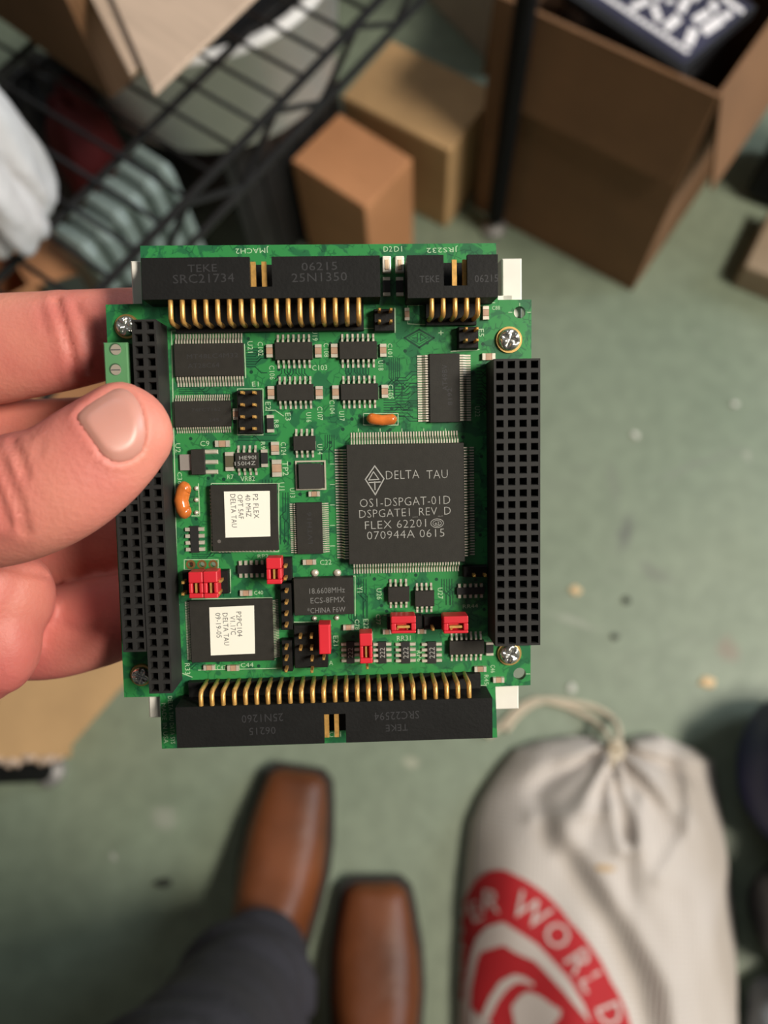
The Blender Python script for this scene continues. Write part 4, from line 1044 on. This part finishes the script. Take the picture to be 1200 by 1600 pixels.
# ------------------------------------------------------------------ socket strips (recessed square holes)
def socket(name, X0, Y1, cols, rows, cell=2.54, z1=10.0, z0=0.1, hole=0.86, wallx=0.0, parent=board):
    b_ = MM(); hb = MM()
    X1_, Y0_ = X0 + cols * cell, Y1 - rows * cell
    for i in range(cols):
        for j in range(rows):
            cx, cy = X0 + (i + .5) * cell, Y1 - (j + .5) * cell; h_ = cell / 2; k = hole
            V = [(cx - h_, cy - h_, z1), (cx + h_, cy - h_, z1), (cx + h_, cy + h_, z1), (cx - h_, cy + h_, z1),
                 (cx - k, cy - k, z1), (cx + k, cy - k, z1), (cx + k, cy + k, z1), (cx - k, cy + k, z1),
                 (cx - k * .8, cy - k * .8, z1 - .5), (cx + k * .8, cy - k * .8, z1 - .5), (cx + k * .8, cy + k * .8, z1 - .5), (cx - k * .8, cy + k * .8, z1 - .5),
                 (cx - k * .8, cy - k * .8, z1 - 6), (cx + k * .8, cy - k * .8, z1 - 6), (cx + k * .8, cy + k * .8, z1 - 6), (cx - k * .8, cy + k * .8, z1 - 6)]
            Fc = []
            for a_ in (0, 4, 8): Fc += [(a_ + s, a_ + (s + 1) % 4, a_ + 4 + (s + 1) % 4, a_ + 4 + s) for s in range(4)]
            b_.add(V, Fc + [(12, 13, 14, 15)])
    b_.add([(X0, Y0_, z0), (X1_, Y0_, z0), (X1_, Y1, z0), (X0, Y1, z0), (X0, Y0_, z1), (X1_, Y0_, z1), (X1_, Y1, z1), (X0, Y1, z1)], [(3, 2, 1, 0), (0, 1, 5, 4), (1, 2, 6, 5), (2, 3, 7, 6), (3, 0, 4, 7)])
    return b_.build(name, HOUG, parent)
ti = B(218.6, 508.8, 10); tj = B(238.7, 1080, 10); ti2 = B(236.5, 508.8, 10); tj2 = B(257.5, 1080, 10)
xl = (ti[0] + tj[0]) / 2 - 1.27; yt = ti[1] + 1.27
socket('bus_socket_strip', xl, yt, 2, 32)
ob = B(201, 1010, 10)
socket('bus_socket_strip', ob[0] - 1.27, ob[1] + 1.27 + 18 * 2.54 + 2.54, 2, 20)
tr_ = B(781.5, 570, 10); br_ = B(782, 1001, 10)
pit = (tr_[1] - br_[1]) / 24
socket('bus_socket_strip', (tr_[0] + br_[0]) / 2 - pit / 2, tr_[1] + pit / 2, 4, 25, cell=pit, hole=0.82)

# ------------------------------------------------------------------ screws, terminal block, brackets
BRASS = mat('gold_washer', (0.70, 0.45, 0.16), 0.32, 0.8); STEEL = mat('steel_screw', (0.72, 0.72, 0.68), 0.22, 0.9)
def screw(px, py, rpx):
    c_ = B(px, py, 1.5); r = rpx / 6.85
    w_ = MM(); w_.cyl(c_, r, 0.0, 0.6, 28, r * 0.97); o = w_.build('mounting_screw', BRASS, board)
    rh = r * 0.82; n = 32; hp = MM(); V = []
    prof = [(1.0, 0.6), (0.98, 1.1), (0.86, 1.7), (0.62, 2.05), (0.40, 2.2), (0.2, 2.2), (0.0, 2.2)]
    for rr, z in prof:
        for k in range(n):
            a_ = 2 * math.pi * k / n; x, y = rr * rh * math.cos(a_), rr * rh * math.sin(a_)
            zz_ = z
            if rr < 0.63 and abs(math.sin(2 * (a_ + 0.4))) < (0.45 if rr > .45 else .75 if rr > 0.3 else 1.1): zz_ = z - 0.85
            V.append((c_[0] + x, c_[1] + y, zz_))
    Fc = []
    for i in range(len(prof) - 1):
        for k in range(n): Fc.append((i * n + k, i * n + (k + 1) % n, (i + 1) * n + (k + 1) % n, (i + 1) * n + k))
    hp.add(V, Fc); hp.build('screw_head', STEEL, o, smooth=True)
for s in ((797, 530, 21), (797.5, 1023, 20), (196, 509, 19), (219, 1057, 18)): screw(*s)
TG = mat('terminal_green', (0.10, 0.27, 0.115), 0.42, var=0.06, scale=100)
q = Q(163.5, 535, 201, 632, 9.5); b_ = MM(); b_.box(q[0], q[1], 0, q[2], q[3], 9.5, 0.0, 0.25); tb = b_.build('terminal_block', TG, board)
for py in (545.5, 577, 608):
    c_ = B(180, py, 9.5); b_ = MM(); b_.cyl(c_, 1.3, 9.5, 9.52, 20); o = b_.build('well_shade_disc', mat('well_shade', (0.03, 0.08, 0.035), 0.6), tb)  # flat dark green disc, the recess shade painted around the screw
    b_ = MM(); b_.cyl((c_[0] + .15, c_[1] - .1), 1.12, 9.2, 9.56, 20); o = b_.build('terminal_screw', mat('dull_tin', (0.50, 0.44, 0.36), 0.45, 0.5), tb)
    b_ = MM(); b_.box(c_[0] - .9, c_[1] - .28, 9.56, c_[0] + 1.1, c_[1] - .02, 9.565); b_.build('slot', INK, tb)  # flat dark bar, shade of the slot painted on the screw
WB = mat('white_bracket', (0.78, 0.75, 0.68), 0.4, var=0.04, scale=200)
def bracket(rc, foot=None, dz=(-9.0, -2.0)):
    q = Q(*rc, dz[1]); b_ = MM(); b_.box(q[0], q[1], dz[0], q[2], q[3], dz[1], 0.1, 0.25)
    if foot: f_ = Q(*foot, dz[1]); b_.box(f_[0], f_[1], dz[0], f_[2], f_[3], dz[1])
    return b_.build('bracket', WB, board)
bracket((205, 407, 224, 482)); bracket((784, 403, 816, 500), (776, 462, 800, 500))
bracket((232, 1080, 252, 1122)); bracket((772, 1066, 811, 1109))
# second socket side under the card that the fingers bear on
b_ = MM(); q = Q(186, 500, 262, 1080, -1.6); b_.box(q[0], q[1], -4.2, q[2], q[3], -1.6); b_.build('lower_socket', HOUS, board)

# ------------------------------------------------------------------ silkscreen print and traces
for rc in ((371, 607.5, 411, 679.5), (288, 874.5, 341, 890), (568, 646, 622, 664), (330, 755.5, 435.5, 862)): prect(*rc)
pline(silk, [(268, 517), (598, 513)], .16); pline(silk, [(268, 517), (280, 1052)], .22); pline(silk, [(592, 474), (560, 474)], .16)
pline(silk, [(660, 477), (637, 477), (637, 506), (715, 509)], .16); pline(silk, [(747, 473), (773, 473)], .16); pline(silk, [(617, 482), (617, 519), (586, 519)], .35)
pline(silk, [(748, 546), (705, 549)], .3); pline(silk, [(555, 900), (458, 902), (457, 972), (516, 972), (517, 978)], .2); pline(silk, [(555, 900), (555, 962)], .16)
pline(silk, [(430, 871), (455, 871), (455, 906)], .2); pline(silk, [(290, 891), (360, 890), (360, 926)], .25); pline(silk, [(300, 936), (425, 934)], .22)
pline(silk, [(300, 1034), (430, 1031)], .16); pline(silk, [(310, 1047), (440, 1044)], .16); pline(silk, [(600, 961), (725, 960)], .16); pline(silk, [(563, 988), (582, 987), (582, 1000)], .2)
pline(silk, [(795, 488), (800, 488)], .15); pline(silk, [(824, 488), (829, 488)], .15); pline(silk, [(812, 474), (812, 478)], .15); pline(silk, [(822, 1053), (828, 1053)], .15)
pline(silk, [(737, 1071), (760, 1071)], .2); pline(silk, [(310, 756), (312, 806), (300, 806)], .2); pline(silk, [(489, 540), (489, 560)], .12); pline(silk, [(590, 539), (590, 560)], .12)
pline(silk, [(491, 606), (491, 624)], .12); pline(silk, [(592, 605), (592, 623)], .12); pline(silk, [(493, 690), (493, 702)], .2); pline(silk, [(382, 538), (384, 590)], .2)
pline(silk, [(262, 1058), (285, 1052), (300, 1058)], .2)
pline(silk, [(415, 641), (430, 641), (443, 650)], .16)
for k in range(4): pline(silk, [(272, 945 + k * 33), (280, 945 + k * 33)], .14)
for i in range(5):
    pline(silk, [(516, 725 + i * 32), (523, 725 + i * 32)], .15); pline(silk, [(560 + i * 34, 670), (560 + i * 34, 674)], .15)
stext('JMACH2', 394, 390.5, 10, 180, 50); stext('JRS232', 691, 389.5, 9.5, 180, 48); stext('D2', 606, 389, 8, 0, 13); stext('D1', 622, 389, 8, 0, 12)
for s, x, y, hg, rt, wd in (('C103', 499.5, 574.5, 8, 0, 23), ('C102', 407, 545, 8, -90, 21), ('C106', 425, 582, 8, -90, 21), ('U19', 492, 524, 8, -90, 16), ('C108', 510, 547, 8, -90, 21), ('C101', 609.5, 547, 7, -90, 20),
                            ('U18', 595, 571, 8, -90, 15), ('C105', 610.5, 612, 8, -90, 22), ('C107', 500, 646, 8, -90, 21), ('C104', 519, 636, 8, -90, 21), ('U17', 534, 650, 8, -90, 15), ('U16', 482.5, 652, 8, -90, 15),
                            ('U21', 391, 542, 8, -90, 17), ('E1', 399, 600, 7, 0, 10), ('R8', 432, 662, 7, -90, 12), ('E3', 450, 651, 8, -90, 12), ('E2', 419, 634, 8, -90, 12), ('C9', 320, 693, 8, 0, 14), ('R9', 411, 696, 7, -90, 11), ('C124', 443, 701, 8, -90, 20), ('TP2', 446, 732, 9, -90, 22),
                            ('U2', 278, 700, 8, -90, 14), ('C36', 281, 747, 7, -90, 18), ('VR82', 387, 748, 8, 0, 22), ('R7', 360, 745, 7, 0, 10), ('U1', 440, 760, 9, -90, 12), ('U14', 500, 702, 8, -90, 16), ('U13', 457, 770, 8, -90, 15),
                            ('C22', 509, 878.5, 8, 0, 18), ('U26', 592.5, 928, 8, -90, 18), ('U27', 688, 927, 8, -90, 18), ('Y1', 562, 921, 9, -90, 9), ('RR31', 631, 997, 8, 0, 22), ('C77', 591, 968, 7, -90, 17), ('E22', 572, 975, 8, -90, 16), ('C78', 558, 976, 7, -90, 17), ('E21', 525, 1001, 8, -90, 16),
                            ('L15A', 510.5, 1036, 7, 0, 20), ('C44', 386, 1039, 7, 0, 20), ('C47', 346, 1043, 7, 0, 14), ('R33', 293, 1045, 8, -90, 18), ('C40', 404, 926, 6, 0, 14), ('RP2', 411, 869, 6, 0, 17), ('U22', 746, 643, 8, -90, 16), ('C88', 775, 481, 6, 0, 12), ('E5', 752, 520, 8, -90, 12), ('RR44', 735, 947, 6, 0, 24),
                            ('CN1', 523.5, 1147.5, 8.5, 0, 19), ('C46', 770, 1045, 7, -90, 13), ('R45', 760, 1062, 7, -90, 16), ('+', 689, 520, 7, 0, 8), ('R31', 539, 1020, 8, -90, 18), ('RP6', 655, 1025, 8, -90, 18)):
    stext(s, x, y, hg, rt, wd)
stext('DELTA TAU DATA SYS', 268, 1125, 7, -90, 78); stext('MADE IN USA', 257.5, 1130, 7, -90, 66)
silk.build('silkscreen_print', SILK, pcb)
# dark diamond emblem etched in the mask
pline(trace, [(632, 528), (655, 515), (678, 528), (655, 543), (632, 528)], .42, z=.006); pline(trace, [(638, 528), (655, 519), (672, 528), (655, 538), (638, 528)], .14, z=.006)
pline(trace, [(657, 522), (657, 533), (666, 528), (657, 522)], .2, z=.006); pline(trace, [(652, 522), (652, 534)], .22, z=.006); pline(trace, [(652, 528), (644, 528)], .22, z=.006)
rnd = random.Random(5)
def route(x, y, dx, dy, n, gap, w=0.2):                      # a bundle of parallel tracks with a 45 degree jog
    for k in range(n):
        ox, oy = (k * gap, 0) if dy else (0, k * gap); j = abs(dx + dy) * rnd.uniform(.35, .6); t_ = rnd.choice((-1, 1)) * rnd.uniform(4, 10)
        if dy: pts = [(x + ox, y), (x + ox, y + math.copysign(j, dy)), (x + ox + t_, y + math.copysign(j + abs(t_), dy)), (x + ox + t_, y + dy)]
        else: pts = [(x, y + oy), (x + math.copysign(j, dx), y + oy), (x + math.copysign(j + abs(t_), dx), y + oy + t_), (x + dx, y + oy + t_)]
        pline(trace, pts, w, z=.006)
for a_ in ((608, 560, 0, 60, 6, 3.2), (618, 590, 34, 0, 14, 4.6), (600, 625, 45, 0, 6, 4), (560, 860, 0, 40, 4, 3), (508, 680, 0, 44, 5, 3.5), (385, 545, 32, 0, 8, 4), (440, 575, 0, 16, 9, 4.5), (540, 575, 0, 16, 9, 4.5), (280, 606, 80, 0, 4, 3), (442, 770, 0, 80, 3, 4), (745, 570, 18, 0, 16, 5),
           (335, 905, 0, 26, 4, 4), (690, 905, 0, 40, 5, 4), (515, 1000, 12, 0, 5, 5), (560, 905, 0, 60, 4, 4), (372, 680, 60, 0, 3, 4), (410, 750, 0, 8, 4, 5), (545, 960, 0, 16, 4, 4), (290, 1038, 20, 0, 3, 3), (300, 866, 60, 0, 3, 3)): route(*a_)
trace.build('etched_lines', LTRACE, pcb)
via = MM()
for k in range(170):
    px, py = rnd.uniform(285, 765), rnd.uniform(520, 1050); c_ = B(px, py); via.cyl(c_, 0.42, 0.0, 0.008, 10)
via.build('vias', LTRACE, pcb)['kind'] = 'stuff'
via = MM()
for px in (298, 315.5, 333):
    c_ = B(px, 882); n = 16
    V = [(c_[0] + r * math.cos(2 * math.pi * k / n), c_[1] + r * math.sin(2 * math.pi * k / n), .03) for r in (0.62, 1.1) for k in range(n)]
    via.add(V, [(k, (k + 1) % n, n + (k + 1) % n, n + k) for k in range(n)])
via.build('hole_rings', mat('copper_ring', (0.30, 0.15, 0.05), 0.4, 0.6), pcb)

# ================================================================== HAND (one continuous skin, with wrist and forearm)
def skin_material():
    m = mat('skin', (0.66, 0.33, 0.26), 0.55, var=0.10, scale=60, bump=0.08, bscale=900, sss=0.2)
    nt = m.node_tree; N = nt.nodes.new; L = nt.links.new; p = nt.nodes['Principled BSDF']
    tc = nt.nodes['Texture Coordinate']
    n = N('ShaderNodeTexNoise'); n.inputs['Scale'].default_value = 28; n.inputs['Detail'].default_value = 3; L(tc.outputs['Object'], n.inputs['Vector'])
    r = N('ShaderNodeValToRGB'); r.color_ramp.elements[0].position = 0.35; r.color_ramp.elements[1].position = 0.65
    r.color_ramp.elements[0].color = (0.53, 0.140, 0.122, 1); r.color_ramp.elements[1].color = (0.68, 0.270, 0.195, 1)
    L(n.outputs['Fac'], r.inputs[0]); L(r.outputs[0], p.inputs['Base Color'])
    return m
SKIN = skin_material()
VIEW = R @ np.array([0, 0, 1.0])                          # towards the camera, the palm side of the fingers
def hp(px, py, d): return rel(cp(px, py, d * U))
hb = MB()
def digit(secs): ell_tube(hb, [(hp(x, y, d), a_ * U, z_ * U) for x, y, d, a_, z_ in secs], n=26, sub=7, axis=VIEW)
# thumb on top of the socket strip
digit([(-150, 805, 172, 16, 14), (-60, 790, 163, 14.5, 12.5), (20, 780, 158, 13.4, 11), (90, 755, 156, 12.4, 9.6), (150, 712, 156, 11.8, 8.8), (196, 672, 157, 10.4, 7.8)])
# index finger flat behind the upper left corner of the card
digit([(-190, 590, 196, 15, 13), (-90, 560, 192, 14, 11.5), (0, 545, 190.5, 13.6, 10), (95, 533, 190, 12.4, 9), (180, 520, 190.5, 11, 8.2), (262, 510, 191.5, 9.6, 7.4)])
# middle and ring fingers in the shade behind
digit([(-180, 700, 204, 14, 11), (-60, 690, 205, 12, 9.5), (60, 688, 204, 11, 9), (180, 680, 200, 10.5, 8.5), (280, 672, 195, 9.5, 7.4)])
digit([(-180, 830, 212, 14, 11), (-60, 850, 212, 13, 9.5), (80, 852, 210, 12.5, 9), (190, 842, 206, 11.5, 8.2), (285, 830, 200, 10, 7.2)])
# little finger, tip behind the lower socket strip
digit([(-160, 960, 206, 14, 12), (-40, 985, 203, 12.2, 10), (70, 990, 201, 12.2, 9.2), (160, 970, 198, 11.6, 8.4), (250, 945, 194.5, 9.4, 7.2)])
# heel of the hand next to the little finger
digit([(-150, 990, 195, 20, 15), (-70, 1000, 188, 18, 13), (-14, 992, 184, 15, 10)])
digit([(-120, 905, 185, 16, 14), (-40, 925, 182, 15, 12), (6, 938, 184, 13, 10)])
# palm, wrist, forearm
digit([(-230, 560, 205, 18, 14), (-250, 700, 205, 26, 15), (-245, 850, 203, 26, 16), (-220, 960, 200, 20, 15)])
digit([(-170, 800, 180, 20, 16), (-260, 810, 195, 30, 20), (-420, 850, 215, 34, 22), (-650, 930, 235, 29, 23), (-1000, 1080, 250, 36, 30), (-1400, 1270, 255, 42, 38)])
THUMBNAIL = [(cxx, cyy) for cxx, cyy in [(121, 653), (131, 640), (150, 626), (172, 613), (190, 609), (205, 617), (217, 636), (224, 658), (225, 682), (219, 702), (205, 715), (188, 720), (172, 718), (157, 705), (145, 686), (133, 670)]]
THUMBNAIL = [(176 + (x - 176) * 1.08, 662 + (y - 662) * 1.08) for x, y in THUMBNAIL]
def inside(P, poly):
    res = np.zeros(len(P), bool); n = len(poly)
    for i in range(n):
        (x0_, y0_), (x1_, y1_) = poly[i], poly[(i + 1) % n]
        c_ = ((y0_ > P[:, 1]) != (y1_ > P[:, 1])); xi = (x1_ - x0_) * (P[:, 1] - y0_) / ((y1_ - y0_) or 1e-9) + x0_
        res ^= c_ & (P[:, 0] < xi)
    return res
# (polyline, depth, half width in px, depth in mm, nearest and farthest camera depth in mm)
CREASES = [([(88, 470), (97, 500), (106, 530), (113, 562), (116, 592)], 0.9, 5, 170, 192), ([(118, 478), (136, 510), (142, 540), (146, 575)], 0.5, 6, 170, 192), ([(62, 480), (72, 520)], 0.3, 5, 170, 192),
           ([(20, 690), (32, 716), (40, 745)], 0.7, 5, 140, 160), ([(2, 720), (18, 760), (34, 800), (40, 830)], 0.6, 6, 140, 165), ([(-20, 740), (0, 780), (12, 820)], 0.7, 6, 140, 165), ([(66, 690), (60, 712)], 0.3, 4, 140, 160),
           ([(0, 884), (40, 893), (80, 899)], 0.5, 5, 165, 190), ([(100, 978), (128, 990), (150, 985)], 0.3, 8, 180, 200)]
def skin_detail(me):
    n = len(me.vertices); co_ = np.empty(n * 3); me.vertices.foreach_get('co', co_); co_ = co_.reshape(-1, 3)
    nr = np.empty(n * 3); me.vertices.foreach_get('normal', nr); nr = nr.reshape(-1, 3)
    pj = pjn(co_ + np.array(PO)); P = pj[:, :2]; dm = pj[:, 2] * 1000
    face = (nr @ VIEW) > 0.05
    dsp_ = np.zeros(n)
    for poly, dep, wd, d0, d1 in CREASES:
        near = face & (dm > d0) & (dm < d1)
        dd_ = seg_dist(P, poly); dsp_ -= near * dep * np.exp(-(dd_ / wd) ** 2)
        dsp_ += near * dep * 0.25 * np.exp(-((dd_ - 2.6 * wd) / (1.5 * wd)) ** 2)
    near = face & (dm < 163)
    sd = seg_dist(P, THUMBNAIL, True); ins = inside(P, THUMBNAIL)
    dsp_ += near * np.where(ins, -0.75 * np.clip(sd / 6, 0, 1), 0.32 * np.exp(-((sd - 5) / 6) ** 2))
    co_ += nr * (dsp_ * U)[:, None]
    me.vertices.foreach_set('co', co_.ravel()); me.update()
hand = remesh_join(hb, 'hand', 0.0010, SKIN, person, 10, skin_detail)
hand['label'] = 'left hand with the thumb on top of the board'
# thumbnail: curved plate following the thumb
hv = [v.co.copy() for v in hand.data.vertices]
HB = BVHTree.FromPolygons(hv, [tuple(p.vertices) for p in hand.data.polygons])
def on_hand(px, py):
    d = Vector(ray(px, py)).normalized(); h = HB.ray_cast(Vector(C0) - PO, d); return h[0], h[1]
nb_ = MB(); cx_, cy_ = 176, 664; rings = 9; n = 48
ths = np.linspace(0, len(THUMBNAIL), n, endpoint=False)
poly = np.array(THUMBNAIL + [THUMBNAIL[0]], float)
bx_ = np.interp(ths, np.arange(len(poly)), poly[:, 0]); by_ = np.interp(ths, np.arange(len(poly)), poly[:, 1])
for k in range(3):                                        # round the outline
    bx_ = (np.roll(bx_, 1) + bx_ * 2 + np.roll(bx_, -1)) / 4; by_ = (np.roll(by_, 1) + by_ * 2 + np.roll(by_, -1)) / 4
vw = Vector(VIEW)
# smooth nail surface: fit a quadratic to the skin below, lift it a little
sam = []
for r in np.linspace(0.1, 1.0, 6):
    for k in range(0, n, 3):
        h_, _n = on_hand(cx_ + (bx_[k] - cx_) * r, cy_ + (by_[k] - cy_) * r)
        if h_ is not None:
            q = pjn([np.array(h_) + np.array(PO)])[0]; sam.append((q[0] - cx_, q[1] - cy_, q[2]))
sam = np.array(sam); Am = np.c_[np.ones(len(sam)), sam[:, 0], sam[:, 1], sam[:, 0] ** 2, sam[:, 0] * sam[:, 1], sam[:, 1] ** 2]
cf = np.linalg.lstsq(Am, sam[:, 2], rcond=None)[0]
def nail_pt(px, py, lift):
    x, y = px - cx_, py - cy_; d = cf @ np.array([1, x, y, x * x, x * y, y * y]); return rel(cp(px, py, d - lift))
for lift in (0.00115, 0.0001):
    for r in range(rings + 1):
        f = r / rings
        for k in range(n): nb_.v.append(tuple(nail_pt(cx_ + (bx_[k] - cx_) * f, cy_ + (by_[k] - cy_) * f, lift - (0.0010 * max(0, f - 0.72) / 0.28 if lift > .0005 else 0))))
m_ = (rings + 1) * n
for s in (0, m_):
    for r in range(rings):
        for k in range(n): nb_.f.append((s + r * n + k, s + r * n + (k + 1) % n, s + (r + 1) * n + (k + 1) % n, s + (r + 1) * n + k))
for k in range(n): nb_.f.append((rings * n + k, rings * n + (k + 1) % n, m_ + rings * n + (k + 1) % n, m_ + rings * n + k))
nail = nb_.build('thumbnail', mat('nail', (0.54, 0.255, 0.205), 0.38, var=0.05, scale=80, sss=0.1), hand, smooth=True)
